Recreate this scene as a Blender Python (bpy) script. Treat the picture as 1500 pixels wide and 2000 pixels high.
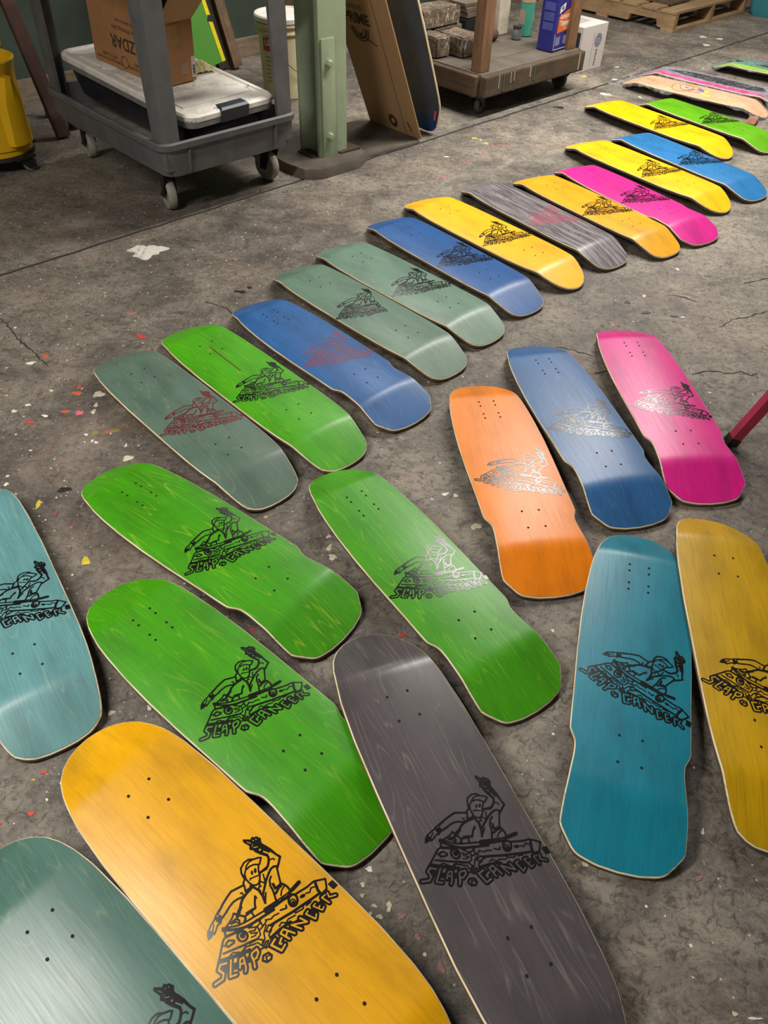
import bpy, bmesh, math, random
import numpy as np
from mathutils import Matrix, Vector

random.seed(7)
for o in list(bpy.data.objects):
    bpy.data.objects.remove(o, do_unlink=True)
SC = bpy.context.scene
COL = SC.collection

# ------------------------------------------------------------------ camera
CAM_H = 1.3121
cam_d = bpy.data.cameras.new('camera')
cam_d.sensor_fit = 'VERTICAL'
cam_d.sensor_height = 24.0
cam_d.lens = 24.0 * 1502.0 / 2000.0
cam_d.clip_start = 0.02
cam_d.clip_end = 60
cam = bpy.data.objects.new('camera', cam_d)
COL.objects.link(cam)
cam.matrix_world = (Matrix.Translation((0, 0, CAM_H)) @ Matrix.Rotation(math.radians(90 - 44.329), 4, 'X')
                    @ Matrix.Rotation(math.radians(2.039), 4, 'Z'))
SC.camera = cam

# ------------------------------------------------------------------ room axes (floor joint runs at 44.5 degrees)
ANG = math.radians(44.5)
E1 = np.array([math.cos(ANG), math.sin(ANG)])
E2 = np.array([-math.sin(ANG), math.cos(ANG)])


def rm(a, b, z=0.0):
    w = a * E1 + b * E2
    return Vector((w[0], w[1], z))


# ------------------------------------------------------------------ world, lamps, exposure
world = bpy.data.worlds.new('world')
SC.world = world
world.use_nodes = True
bg = world.node_tree.nodes['Background']
bg.inputs[0].default_value = (1.0, 0.93, 0.84, 1)
bg.inputs[1].default_value = 0.06


def lamp(name, a, b, z, la, lb, watts, col=(1.0, 0.955, 0.885), tilt=0.0):
    d = bpy.data.lights.new(name, 'AREA')
    d.shape = 'RECTANGLE'
    d.size = la
    d.size_y = lb
    d.energy = watts
    d.color = col
    o = bpy.data.objects.new(name, d)
    COL.objects.link(o)
    o.location = rm(a, b, z)
    o.rotation_euler = (tilt, 0, ANG)
    return o


# rows of fluorescent fixtures hung along the floor joint, above the picture
lamp('fluorescent_lamp', 3.80, 2.06, 2.4, 2.5, 0.2, 90)
lamp('fluorescent_lamp', -1.1, 1.42, 2.35, 2.0, 0.2, 70)
lamp('fluorescent_lamp', 3.35, 3.75, 2.5, 1.3, 0.2, 24)

SC.view_settings.view_transform = 'Standard'
SC.view_settings.look = 'None'
SC.view_settings.gamma = 1.0
SC.view_settings.use_curve_mapping = False
SC.view_settings.exposure = 0.46


# ------------------------------------------------------------------ material helpers
def srgb(r, g, b):
    f = lambda c: (c / 255.0 / 12.92) if c / 255.0 <= 0.04045 else ((c / 255.0 + 0.055) / 1.055) ** 2.4
    return (f(r), f(g), f(b), 1.0)


class N:
    """thin wrapper to write node trees"""

    def __init__(self, name):
        self.m = bpy.data.materials.new(name)
        self.m.use_nodes = True
        self.t = self.m.node_tree
        self.b = self.t.nodes['Principled BSDF']

    def n(self, kind, **kw):
        x = self.t.nodes.new(kind)
        for k, v in kw.items():
            setattr(x, k, v)
        return x

    def link(self, a, b):
        self.t.links.new(a, b)

    def inp(self, node, **kw):
        for k, v in kw.items():
            s = node.inputs[k.replace('_', ' ')]
            if hasattr(v, 'is_output'):
                self.link(v, s)
            else:
                s.default_value = v
        return node

    def coords(self, scale=(1, 1, 1), loc=(0, 0, 0), rot=(0, 0, 0)):
        tc = self.n('ShaderNodeTexCoord')
        mp = self.n('ShaderNodeMapping')
        mp.inputs['Scale'].default_value = scale
        mp.inputs['Location'].default_value = loc
        mp.inputs['Rotation'].default_value = rot
        self.link(tc.outputs['Object'], mp.inputs['Vector'])
        return mp.outputs[0]

    def noise(self, vec, scale=5, detail=4, rough=0.55, dist=0.0):
        x = self.n('ShaderNodeTexNoise')
        self.inp(x, Vector=vec, Scale=scale, Detail=detail, Roughness=rough, Distortion=dist)
        return x.outputs['Fac']

    def voro(self, vec, scale=5, feature='F1'):
        x = self.n('ShaderNodeTexVoronoi', feature=feature)
        self.inp(x, Vector=vec, Scale=scale)
        return x

    def math(self, op, a, b=0.0, c=None, clamp=False):
        x = self.n('ShaderNodeMath', operation=op, use_clamp=clamp)
        for i, v in enumerate((a, b) if c is None else (a, b, c)):
            if hasattr(v, 'is_output'):
                self.link(v, x.inputs[i])
            else:
                x.inputs[i].default_value = v
        return x.outputs[0]

    def ramp(self, fac, stops):
        x = self.n('ShaderNodeValToRGB')
        e = x.color_ramp.elements
        while len(e) > 1:
            e.remove(e[-1])
        e[0].position, e[0].color = stops[0][0], self._c(stops[0][1])
        for p, c in stops[1:]:
            q = e.new(p)
            q.color = self._c(c)
        self.link(fac, x.inputs[0])
        return x.outputs[0]

    @staticmethod
    def _c(c):
        if isinstance(c, (int, float)):
            return (c, c, c, 1)
        return c if len(c) == 4 else (*c, 1)

    def mix(self, fac, a, b, mode='MIX'):
        x = self.n('ShaderNodeMix', data_type='RGBA', blend_type=mode)
        for s, v in ((x.inputs[0], fac), (x.inputs[6], a), (x.inputs[7], b)):
            if hasattr(v, 'is_output'):
                self.link(v, s)
            else:
                s.default_value = v if isinstance(v, (int, float)) and s == x.inputs[0] else self._c(v)
        return x.outputs[2]

    def bump(self, h, strength=0.3, dist=0.01):
        x = self.n('ShaderNodeBump')
        self.inp(x, Height=h, Strength=strength, Distance=dist)
        self.link(x.outputs[0], self.b.inputs['Normal'])

    def set(self, **kw):
        self.inp(self.b, **kw)
        return self.m


MATS = {}


def plain(name, rgb, rough=0.6, metal=0.0, var=0.18, scale=18, bump=0.0, spec=0.5):
    """a painted / moulded surface with mottling"""
    if name in MATS:
        return MATS[name]
    k = N(name)
    v = k.coords()
    f = k.noise(v, scale, 5, 0.6)
    c = srgb(*rgb)
    dark = tuple(x * (1 - var) for x in c[:3])
    lite = tuple(min(1, x * (1 + var)) for x in c[:3])
    k.set(Base_Color=k.ramp(f, [(0.3, dark), (0.7, lite)]), Roughness=rough, Metallic=metal, Specular_IOR_Level=spec)
    if bump:
        k.bump(k.noise(v, scale * 4, 4), bump, 0.004)
    MATS[name] = k.m
    return k.m


def wood(name, rgb, axis=0, rough=0.75, grain=1.0, dirt=0.0, bump=0.2, paint=None):
    if name in MATS:
        return MATS[name]
    k = N(name)
    sc = [22, 22, 22]
    sc[axis] = 2.2
    v = k.coords(tuple(sc))
    f = k.noise(v, 2.0, 6, 0.65, 0.6)
    c = srgb(*rgb)[:3]
    col = k.ramp(f, [(0.25, tuple(x * (1 - 0.45 * grain) for x in c)), (0.5, c), (0.8, tuple(min(1, x * (1 + 0.3 * grain)) for x in c))])
    if dirt:
        v2 = k.coords()
        d = k.ramp(k.noise(v2, 6, 6, 0.7), [(0.42, 0.0), (0.62, 1.0)])
        col = k.mix(k.math('MULTIPLY', d, dirt), col, srgb(48, 42, 36))
    if paint:
        v3 = k.coords((14, 14, 5))
        p = k.ramp(k.noise(v3, 3.0, 5, 0.75), [(0.60, 0.0), (0.66, 1.0)])
        col = k.mix(k.math('MULTIPLY', p, 0.8), col, srgb(*paint))
    k.set(Base_Color=col, Roughness=rough)
    k.bump(f, bump, 0.003)
    MATS[name] = k.m
    return k.m


# ------------------------------------------------------------------ mesh helpers
class MB:
    """collects primitive shapes into one mesh part"""

    def __init__(self):
        self.v = []
        self.f = []

    def add(self, vs, fs, M=None):
        o = len(self.v)
        self.v += [tuple((M @ Vector(p)) if M is not None else p) for p in vs]
        self.f += [tuple(i + o for i in f) for f in fs]
        return self

    def box(self, lo, hi, M=None, bev=0.0):
        x0, y0, z0 = lo
        x1, y1, z1 = hi
        if bev <= 0:
            vs = [(x0, y0, z0), (x1, y0, z0), (x1, y1, z0), (x0, y1, z0), (x0, y0, z1), (x1, y0, z1), (x1, y1, z1), (x0, y1, z1)]
            return self.add(vs, [(0, 3, 2, 1), (4, 5, 6, 7), (0, 1, 5, 4), (1, 2, 6, 5), (2, 3, 7, 6), (3, 0, 4, 7)], M)
        bm = bmesh.new()
        bmesh.ops.create_cube(bm, size=1)
        for q in bm.verts:
            q.co = Vector(((x0 + x1) / 2 + q.co.x * (x1 - x0), (y0 + y1) / 2 + q.co.y * (y1 - y0), (z0 + z1) / 2 + q.co.z * (z1 - z0)))
        bmesh.ops.bevel(bm, geom=list(bm.edges), offset=bev, segments=2, affect='EDGES', profile=0.6)
        bm.verts.index_update()
        self.add([tuple(q.co) for q in bm.verts], [tuple(q.index for q in f.verts) for f in bm.faces], M)
        bm.free()
        return self

    def loft(self, rings, M=None, cap0=True, cap1=True, close=True):
        n = len(rings[0])
        vs = [p for r in rings for p in r]
        fs = []
        for i in range(len(rings) - 1):
            for j in range(n if close else n - 1):
                k = (j + 1) % n
                fs.append((i * n + j, i * n + k, (i + 1) * n + k, (i + 1) * n + j))
        if cap0:
            fs.append(tuple(range(n - 1, -1, -1)))
        if cap1:
            fs.append(tuple((len(rings) - 1) * n + j for j in range(n)))
        return self.add(vs, fs, M)

    def lathe(self, prof, n=24, M=None, cap0=True, cap1=True):
        return self.loft([[(r * math.cos(2 * math.pi * j / n), r * math.sin(2 * math.pi * j / n), z) for j in range(n)] for r, z in prof], M, cap0, cap1)

    def tube(self, pts, r, n=8, M=None):
        rings = []
        P = [Vector(p) for p in pts]
        for i, p in enumerate(P):
            d = (P[min(i + 1, len(P) - 1)] - P[max(i - 1, 0)]).normalized()
            up = Vector((0, 0, 1)) if abs(d.z) < 0.9 else Vector((1, 0, 0))
            s = d.cross(up).normalized()
            t = s.cross(d).normalized()
            rr = r[i] if isinstance(r, (list, tuple)) else r
            rings.append([tuple(p + rr * (math.cos(2 * math.pi * j / n) * s + math.sin(2 * math.pi * j / n) * t)) for j in range(n)])
        return self.loft(rings, M)

    def beam(self, p0, p1, w, h, side=(0, 0, 1), M=None):
        p0, p1 = Vector(p0), Vector(p1)
        d = (p1 - p0).normalized()
        s = d.cross(Vector(side)).normalized()
        t = s.cross(d).normalized()
        ring = lambda p: [tuple(p + a * w / 2 * s + b * h / 2 * t) for a, b in ((-1, -1), (1, -1), (1, 1), (-1, 1))]
        return self.loft([ring(p0), ring(p1)], M)

    def build(self, name, mat, parent=None, smooth=False):
        me = bpy.data.meshes.new(name)
        me.from_pydata(self.v, [], self.f)
        me.update()
        bm = bmesh.new()
        bm.from_mesh(me)
        bmesh.ops.recalc_face_normals(bm, faces=bm.faces)
        bm.to_mesh(me)
        bm.free()
        me.materials.append(mat)
        if smooth:
            me.polygons.foreach_set('use_smooth', [True] * len(me.polygons))
            if smooth != 'all':
                me.set_sharp_from_angle(angle=math.radians(38))
        o = bpy.data.objects.new(name, me)
        COL.objects.link(o)
        if parent:
            o.parent = parent
        return o


def thing(name, label, cat, loc, rz=0.0, group=None):
    o = bpy.data.objects.new(name, None)
    o.empty_display_size = 0.1
    COL.objects.link(o)
    o.location = loc
    o.rotation_euler = (0, 0, rz)
    o['label'] = label
    o['category'] = cat
    if group:
        o['group'] = group
    return o


def tag(o, label, cat, group=None):
    o['label'] = label
    o['category'] = cat
    if group:
        o['group'] = group
    return o


def rrect(hx, hy, r, z, n=5, cx=0, cy=0):
    pts = []
    for sx, sy, a0 in ((1, 1, 0), (-1, 1, 90), (-1, -1, 180), (1, -1, 270)):
        for i in range(n + 1):
            a = math.radians(a0 + 90 * i / n)
            pts.append((cx + sx * (hx - r) + r * math.cos(a), cy + sy * (hy - r) + r * math.sin(a), z))
    return pts


def text(name, body, size, mat, parent, M, align='CENTER', shear=0.0, sx=1.0, thick=0.0):
    cu = bpy.data.curves.new('lettering', 'FONT')
    cu.body = body
    cu.size = size
    cu.align_x = align
    cu.align_y = 'CENTER'
    cu.shear = shear
    cu.offset = thick
    tmp = bpy.data.objects.new('lettering', cu)
    COL.objects.link(tmp)
    bpy.context.view_layer.update()
    me = bpy.data.meshes.new_from_object(tmp.evaluated_get(bpy.context.evaluated_depsgraph_get()))
    bpy.data.objects.remove(tmp, do_unlink=True)
    me.transform(Matrix.Diagonal((sx, 1, 1, 1)))
    me.materials.clear()
    me.materials.append(mat)
    o = bpy.data.objects.new(name, me)
    COL.objects.link(o)
    o.parent = parent
    o.matrix_local = M
    return o


def frame(origin, xdir, ydir):
    """local matrix for flat print: x along xdir, y along ydir, z out of the face"""
    x = Vector(xdir).normalized()
    y = Vector(ydir)
    y = (y - y.dot(x) * x).normalized()
    z = x.cross(y)
    return Matrix(((x.x, y.x, z.x, origin[0]), (x.y, y.y, z.y, origin[1]), (x.z, y.z, z.z, origin[2]), (0, 0, 0, 1)))


# ------------------------------------------------------------------ floor: two concrete pours with a joint between
def floor_material():
    k = N('worn_concrete')
    v = k.coords()
    big = k.noise(v, 1.1, 4, 0.6)
    mid = k.noise(v, 5.5, 9, 0.74, 0.5)
    fine = k.noise(v, 48, 8, 0.80, 1.2)
    grit = k.noise(v, 190, 4, 0.75, 0.6)
    lvl = k.math('ADD', k.math('MULTIPLY', big, 0.45), k.math('MULTIPLY', mid, 0.55))
    c = k.ramp(lvl, [(0.36, srgb(80, 75, 69)), (0.46, srgb(111, 104, 96)), (0.54, srgb(140, 132, 120)), (0.66, srgb(172, 162, 147))])
    # scuffed dark grime in streaks
    vs = k.coords((5, 16, 1), rot=(0, 0, math.radians(-38)))
    st = k.ramp(k.noise(vs, 1.6, 8, 0.78, 0.8), [(0.53, 0.0), (0.66, 1.0)])
    c = k.mix(k.math('MULTIPLY', st, 0.6), c, srgb(58, 52, 47))
    gr = k.ramp(fine, [(0.40, 1.0), (0.50, 0.0)])
    c = k.mix(k.math('MULTIPLY', gr, 0.72), c, srgb(52, 47, 43))
    sc = k.ramp(k.noise(k.coords((1, 1, 1), (3, 7, 0)), 70, 5, 0.7, 3.5), [(0.36, 1.0), (0.42, 0.0)])
    c = k.mix(k.math('MULTIPLY', sc, 0.55), c, srgb(44, 40, 37))
    lf = k.ramp(fine, [(0.56, 0.0), (0.68, 1.0)])
    c = k.mix(k.math('MULTIPLY', lf, 0.45), c, srgb(176, 165, 146))
    lt = k.ramp(grit, [(0.60, 0.0), (0.70, 1.0)])
    c = k.mix(k.math('MULTIPLY', lt, 0.40), c, srgb(196, 186, 166))
    # darker floor and more flecks of paint towards the left of the picture
    sep = k.n('ShaderNodeSeparateXYZ')
    k.link(v, sep.inputs[0])
    warp = k.math('ADD', sep.outputs[0], k.math('MULTIPLY', k.math('SUBTRACT', mid, 0.5), 1.2))
    zone = k.ramp(k.math('ADD', k.math('MULTIPLY', warp, -0.5), 0.5), [(0.45, 0.0), (0.95, 1.0)])
    c = k.mix(k.math('MULTIPLY', zone, 0.38), c, srgb(70, 62, 55))
    warm = k.ramp(k.noise(v, 2.2, 4, 0.6), [(0.48, 0.0), (0.66, 1.0)])
    c = k.mix(k.math('MULTIPLY', warm, 0.16), c, srgb(150, 124, 106))
    # flecks of paint
    for sc, thr, keep, cols in ((38, 0.10, 0.42, (srgb(214, 206, 188), srgb(230, 222, 205))), (20, 0.085, 0.14, (srgb(200, 60, 60), srgb(214, 190, 90))),
                                (85, 0.15, 0.34, (srgb(205, 196, 180), srgb(150, 142, 128)))):
        vw = k.mix(0.05, v, k.n('ShaderNodeTexNoise').outputs['Color'])
        vo = k.voro(vw, sc)
        dot = k.math('LESS_THAN', vo.outputs['Distance'], thr)
        s2 = k.n('ShaderNodeSeparateColor')
        k.link(vo.outputs['Color'], s2.inputs[0])
        sel = k.math('LESS_THAN', s2.outputs[0], keep)
        amt = k.math('ADD', 0.35, k.math('MULTIPLY', zone, 0.65))
        sel2 = k.math('LESS_THAN', s2.outputs[1], amt)
        m = k.math('MULTIPLY', k.math('MULTIPLY', dot, sel), sel2)
        c = k.mix(m, c, k.mix(s2.outputs[2], cols[0], cols[1]))
    k.set(Base_Color=c, Roughness=k.ramp(mid, [(0.3, 0.50), (0.7, 0.78)]), Specular_IOR_Level=0.4)
    k.bump(k.math('ADD', k.math('MULTIPLY', fine, 0.6), k.math('MULTIPLY', grit, 0.4)), 0.35, 0.004)
    return k.m


M_FLOOR = floor_material()
M_CRACK = plain('crack_dirt', (40, 36, 32), 0.9)
JOINT = 2.70


def build_floor():
    rng = random.Random(3)
    A = np.concatenate([[-7, -3, 0], np.arange(0.3, 7.5, 0.06), [9, 15]])
    prof = lambda j: [(-7, 0), (JOINT - 0.5, 0), (JOINT + j - 0.008, 0), (JOINT + j - 0.0055, -0.008), (JOINT + j + 0.0055, -0.008), (JOINT + j + 0.010, 0), (JOINT + 0.5, 0), (4.55, 0)]
    v, f = [], []
    n = 8
    for a in A:
        j = rng.uniform(-0.004, 0.004)
        for b, z in prof(j):
            v.append(tuple(rm(a, b, z)))
    for i in range(len(A) - 1):
        for q in range(n - 1):
            f.append((i * n + q, (i + 1) * n + q, (i + 1) * n + q + 1, i * n + q + 1))
    m = MB()
    m.v, m.f = v, f
    o = m.build('floor', M_FLOOR)
    if o.data.polygons[0].normal.z < 0:
        o.data.flip_normals()
    o['kind'] = 'structure'
    return o


FLOOR = build_floor()
_m = MB()
_m.add([tuple(rm(a, b, -.0018)) for a in (-6, 14) for b in (JOINT - .013, JOINT + .015)], [(0, 2, 3, 1)])
_m.build('joint_dirt', M_CRACK, FLOOR)

SPOT_COL = {'r': (196, 62, 52), 'o': (190, 88, 58), 'p': (226, 96, 120), 'd': (150, 112, 102), 'c': (205, 196, 168), 'w': (224, 218, 206),
            'y': (206, 182, 60), 'l': (142, 124, 70), 'b': (70, 96, 128), 'k': (34, 31, 30), 'g': (168, 176, 60)}
SPOTS = "-1.040 1.966 0.0152 0.0144 o;-0.782 2.093 0.0222 0.0152 r;-0.850 2.229 0.0231 0.0132 d;-0.887 1.783 0.0230 0.0102 o;-0.890 1.815 0.0073 0.0104 r;-0.893 1.696 0.0139 0.0097 o;-0.852 1.693 0.0112 0.0168 p;-0.973 1.645 0.0192 0.0071 r;-0.817 1.731 0.0085 0.0123 c;-0.815 1.700 0.0084 0.0144 c;-0.824 1.782 0.0172 0.0228 c;-0.963 1.791 0.0072 0.0077 c;-1.069 1.925 0.0210 0.0085 w;-0.805 1.599 0.0068 0.0067 w;-0.781 1.574 0.0054 0.0066 w;-0.769 1.568 0.0067 0.0066 w;-0.752 1.615 0.0082 0.0090 o;-0.734 1.623 0.0164 0.0136 l;-0.785 1.609 0.0136 0.0113 l;-0.688 1.560 0.0040 0.0108 w;-0.669 1.509 0.0210 0.0125 c;-0.941 1.674 0.0111 0.0072 w;-1.004 1.720 0.0098 0.0074 w;-1.032 1.690 0.0083 0.0122 c;-0.670 1.150 0.0149 0.0144 y;-0.839 1.327 0.0073 0.0224 y;-0.942 1.394 0.0075 0.0079 w;-0.577 1.073 0.0089 0.0089 b;-0.506 0.769 0.0097 0.0068 c;-0.437 0.783 0.0059 0.0091 c;-0.128 1.254 0.0072 0.0084 c;-0.124 1.218 0.0083 0.0130 c;-0.114 1.189 0.0141 0.0111 c;-0.267 0.976 0.0064 0.0067 r;-0.283 1.311 0.0049 0.0053 y;-0.793 1.381 0.0200 0.0155 k;0.223 1.305 0.0149 0.0156 c;0.056 1.482 0.0092 0.0099 d;0.047 0.976 0.0108 0.0066 r;0.152 1.415 0.0129 0.0075 w;0.178 1.411 0.0103 0.0075 c;0.367 1.001 0.0055 0.0055 w;-0.003 0.497 0.0085 0.0057 w;-0.013 0.472 0.0058 0.0048 c;-0.013 0.455 0.0058 0.0039 c;0.007 0.440 0.0057 0.0046 c;0.031 0.440 0.0066 0.0100 c;0.016 0.424 0.0065 0.0060 c;0.051 0.427 0.0114 0.0061 d;0.076 0.397 0.0080 0.0058 d;0.112 0.355 0.0070 0.0111 d;-0.593 0.645 0.0082 0.0051 r;-0.589 0.569 0.0070 0.0066 r;-0.635 0.549 0.0043 0.0047 r;-0.570 0.595 0.0035 0.0039 w;-0.606 0.630 0.0045 0.0030 y;0.559 0.527 0.0044 0.0070 d;0.544 0.501 0.0086 0.0051 d;0.545 0.308 0.0046 0.0055 c;0.573 0.303 0.0137 0.0027 w;0.495 0.354 0.0024 0.0022 w;0.473 0.440 0.0025 0.0024 w;0.359 0.518 0.0104 0.0051 c;0.587 0.698 0.0029 0.0042 w;0.571 0.579 0.0036 0.0093 w;0.427 3.918 0.0226 0.0211 g;0.378 3.984 0.0178 0.0288 g;0.405 3.965 0.0076 0.0143 w;0.416 3.795 0.0098 0.0201 p;0.459 3.894 0.0075 0.0139 p;0.492 3.897 0.0075 0.0139 p;0.533 3.887 0.0075 0.0209 p;0.667 3.880 0.0075 0.0139 p;0.330 3.682 0.0072 0.0128 p;0.259 3.688 0.0072 0.0128 p;0.187 3.468 0.0091 0.0175 p;0.215 3.482 0.0091 0.0177 p;0.232 3.724 0.0144 0.0130 w;2.089 6.158 0.0372 0.0446 w;2.194 6.118 0.0297 0.0443 w;2.053 5.939 0.0361 0.0420 w;1.094 5.106 0.0250 0.0321 y;0.864 4.505 0.0338 0.0438 k;1.161 4.770 0.0415 0.0386 w;1.350 4.736 0.0089 0.0288 w;1.558 5.142 0.0159 0.0219 w;1.269 5.066 0.0249 0.0212 w;1.334 5.329 0.0163 0.0231 w;1.443 5.320 0.0130 0.0231 p;0.810 2.416 0.0143 0.0145 k;0.861 2.351 0.0194 0.0140 k;0.880 2.467 0.0109 0.0112 c;1.048 2.676 0.0077 0.0125 w;0.950 2.333 0.0141 0.0105 k;0.980 2.329 0.0088 0.0070 w;-0.517 2.395 0.0243 0.0177 k;-0.490 2.426 0.0140 0.0108 k;0.732 2.263 0.0086 0.0099 p;0.950 1.897 0.0062 0.0054 w;0.937 1.845 0.0030 0.0053 w;-0.056 1.208 0.0047 0.0064 w;-0.001 1.145 0.0035 0.0046 r;-0.182 1.159 0.0035 0.0047 w;-0.521 1.408 0.0051 0.0058 w;-0.787 1.303 0.0049 0.0055 r;-0.735 1.254 0.0036 0.0052 p;-0.866 1.282 0.0036 0.0054 w;-0.736 1.095 0.0033 0.0046 w;-0.687 1.068 0.0044 0.0045 y;-0.950 1.424 0.0051 0.0061 w;-0.832 1.480 0.0039 0.0042 r;-0.928 1.526 0.0053 0.0043 w;-1.186 2.117 0.0048 0.0064 w;-0.762 1.862 0.0044 0.0053 y;-0.468 1.988 0.0062 0.0056 w;0.563 3.108 0.0064 0.0101 w"
CRACKS = [[(0.919, 1.988), (0.946, 2.003), (1.004, 2.012), (1.023, 1.997), (1.077, 2.011), (1.101, 1.996), (1.127, 2.006)], [(1.086, 2.271), (1.144, 2.324), (1.213, 2.352), (1.286, 2.39)], [(1.257, 2.579), (1.324, 2.614), (1.388, 2.638)], [(-1.254, 2.169), (-1.201, 2.116), (-1.154, 2.053), (-1.098, 1.999), (-1.011, 1.913)], [(0.523, 2.116), (0.578, 2.102), (0.636, 2.068)], [(0.62, 1.974), (0.68, 2.0), (0.747, 1.988)], [(-0.533, 3.906), (-0.697, 3.686), (-0.801, 3.477)], [(0.182, 1.868), (0.253, 1.797), (0.295, 1.775)], [(-0.625, 2.318), (-0.551, 2.289), (-0.485, 2.196)], [(0.958, 2.483), (1.025, 2.463), (1.054, 2.437)]]


def build_spots():
    rng = random.Random(11)
    for s in SPOTS.split(';'):
        x, y, a, b, c = s.split()
        x, y, a, b = map(float, (x, y, a, b))
        a, b = a * 0.78, b * (0.72 if y < 3.2 else 0.5)
        rot = rng.uniform(-0.3, 0.3)
        n = 14
        ph = [rng.uniform(0, 6.28) for _ in range(3)]
        vs = [(0, 0, 0.0012)]
        for z, sc in ((0.0012, 0.8), (0.0002, 1.0)):
            for i in range(n):
                t = 2 * math.pi * i / n
                r = sc * (1 + 0.22 * math.sin(2 * t + ph[0]) + 0.18 * math.sin(3 * t + ph[1]) + 0.12 * math.sin(5 * t + ph[2]))
                px, py = a * r * math.cos(t), b * r * math.sin(t)
                vs.append((px * math.cos(rot) - py * math.sin(rot), px * math.sin(rot) + py * math.cos(rot), z))
        fs = [(0, 1 + i, 1 + (i + 1) % n) for i in range(n)]
        fs += [(1 + i, 1 + n + i, 1 + n + (i + 1) % n, 1 + (i + 1) % n) for i in range(n)]
        m = MB()
        m.add(vs, fs)
        o = m.build('paint_spot', plain('floor_paint_' + c, SPOT_COL[c], 0.55, var=0.25, scale=90), FLOOR)
        o.location = (x, y, 0)
    for c in CRACKS:
        pts = []
        for p, q in zip(c, c[1:]):
            k = max(2, int(math.dist(p, q) / 0.012))
            for i in range(k):
                t = i / k
                pts.append((p[0] + (q[0] - p[0]) * t + rng.uniform(-.0035, .0035), p[1] + (q[1] - p[1]) * t + rng.uniform(-.0035, .0035)))
        pts.append(c[-1])
        vs, fs = [], []
        for i, p in enumerate(pts):
            a, b = pts[max(0, i - 1)], pts[min(len(pts) - 1, i + 1)]
            d = np.array([b[0] - a[0], b[1] - a[1]])
            d = d / (np.linalg.norm(d) + 1e-9)
            w = 0.0019 * (0.5 + rng.random()) * (1 if 0 < i < len(pts) - 1 else 0.2)
            vs += [(p[0] - d[1] * w, p[1] + d[0] * w, 0.0006), (p[0] + d[1] * w, p[1] - d[0] * w, 0.0006)]
            if i:
                fs.append((2 * i - 2, 2 * i - 1, 2 * i + 1, 2 * i))
        m = MB()
        m.add(vs, fs)
        m.build('floor_crack', M_CRACK, FLOOR)


build_spots()


# ------------------------------------------------------------------ skateboard decks, lying graphic side up on nose and tail
ZC = 0.060      # crown of the upturned deck above the floor
TH = 0.0115     # seven plies
SHAPES = {
    'shaped': dict(kn=-.275, kt=.272, o=[(-.395, 0), (-.390, .03), (-.378, .05), (-.355, .068), (-.32, .083), (-.29, .092), (-.26, .099), (-.22, .104), (-.16, .109), (-.08, .112), (0, .112), (.1, .110), (.16, .1095), (.184, .1088), (.193, .1045), (.203, .0995), (.215, .0972), (.235, .0975), (.27, .101), (.31, .1045), (.345, .1056), (.357, .1046), (.374, .0915), (.391, .077), (.397, .064), (.403, .036), (.405, 0)]),
    'square': dict(kn=-.28, kt=.272, o=[(-.402, 0), (-.398, .03), (-.388, .05), (-.368, .068), (-.335, .084), (-.30, .094), (-.26, .1005), (-.2, .105), (-.1, .108), (0, .108), (.1, .108), (.18, .107), (.23, .105), (.27, .1015), (.31, .096), (.345, .0895), (.368, .083), (.38, .0775), (.392, .063), (.399, .048), (.403, .025), (.404, 0)]),
    'round': dict(kn=-.305, kt=.28, o=[(-.437, 0), (-.434, .02), (-.425, .041), (-.408, .061), (-.385, .077), (-.355, .088), (-.32, .096), (-.28, .103), (-.2, .1085), (-.1, .110), (0, .110), (.1, .110), (.18, .1085), (.25, .103), (.29, .0965), (.325, .088), (.355, .0765), (.378, .061), (.394, .042), (.403, .02), (.406, 0)]),
}


def ztop(u, v, s):
    """height of the graphic face: flat middle, kicks bent down to the floor, concave edges"""
    u, v = np.asarray(u, float), np.asarray(v, float)
    drop = ZC - TH - 0.0004

    def kick(t, L):
        t = np.clip(t, 0, None)
        b = 0.032
        m = drop / (L - b / 2)
        return np.where(t < b, m * t * t / (2 * b), m * (t - b / 2))
    k = kick(u - s['kt'], s['o'][-1][0] - s['kt']) + kick(s['kn'] - u, s['kn'] - s['o'][0][0])
    con = 0.007 * (np.abs(v) / 0.11) ** 2.2 * np.clip(1 - k / drop, 0.0, 1)
    return np.maximum(ZC - k - con, TH + 0.0004)


def half_outline(shape, n=112):
    o = np.array(SHAPES[shape]['o'])
    s = np.r_[0, np.cumsum(np.hypot(*np.diff(o, axis=0).T))]
    t = np.linspace(0, s[-1], 400)
    p = np.stack([np.interp(t, s, o[:, 0]), np.interp(t, s, o[:, 1])], 1)
    q = np.concatenate([(p * [1, -1])[1:13][::-1], p, (p * [1, -1])[-13:-1][::-1]])
    ker = np.hanning(5)[1:-1]
    ker /= ker.sum()
    for _ in range(1):
        q = np.stack([np.convolve(q[:, i], ker, 'same') for i in (0, 1)], 1)
    p = q[12:-12]
    p[0, 1] = p[-1, 1] = 0
    i = np.linspace(0, len(p) - 1, n)
    return np.stack([np.interp(i, np.arange(len(p)), p[:, 0]), np.interp(i, np.arange(len(p)), p[:, 1])], 1)


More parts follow.
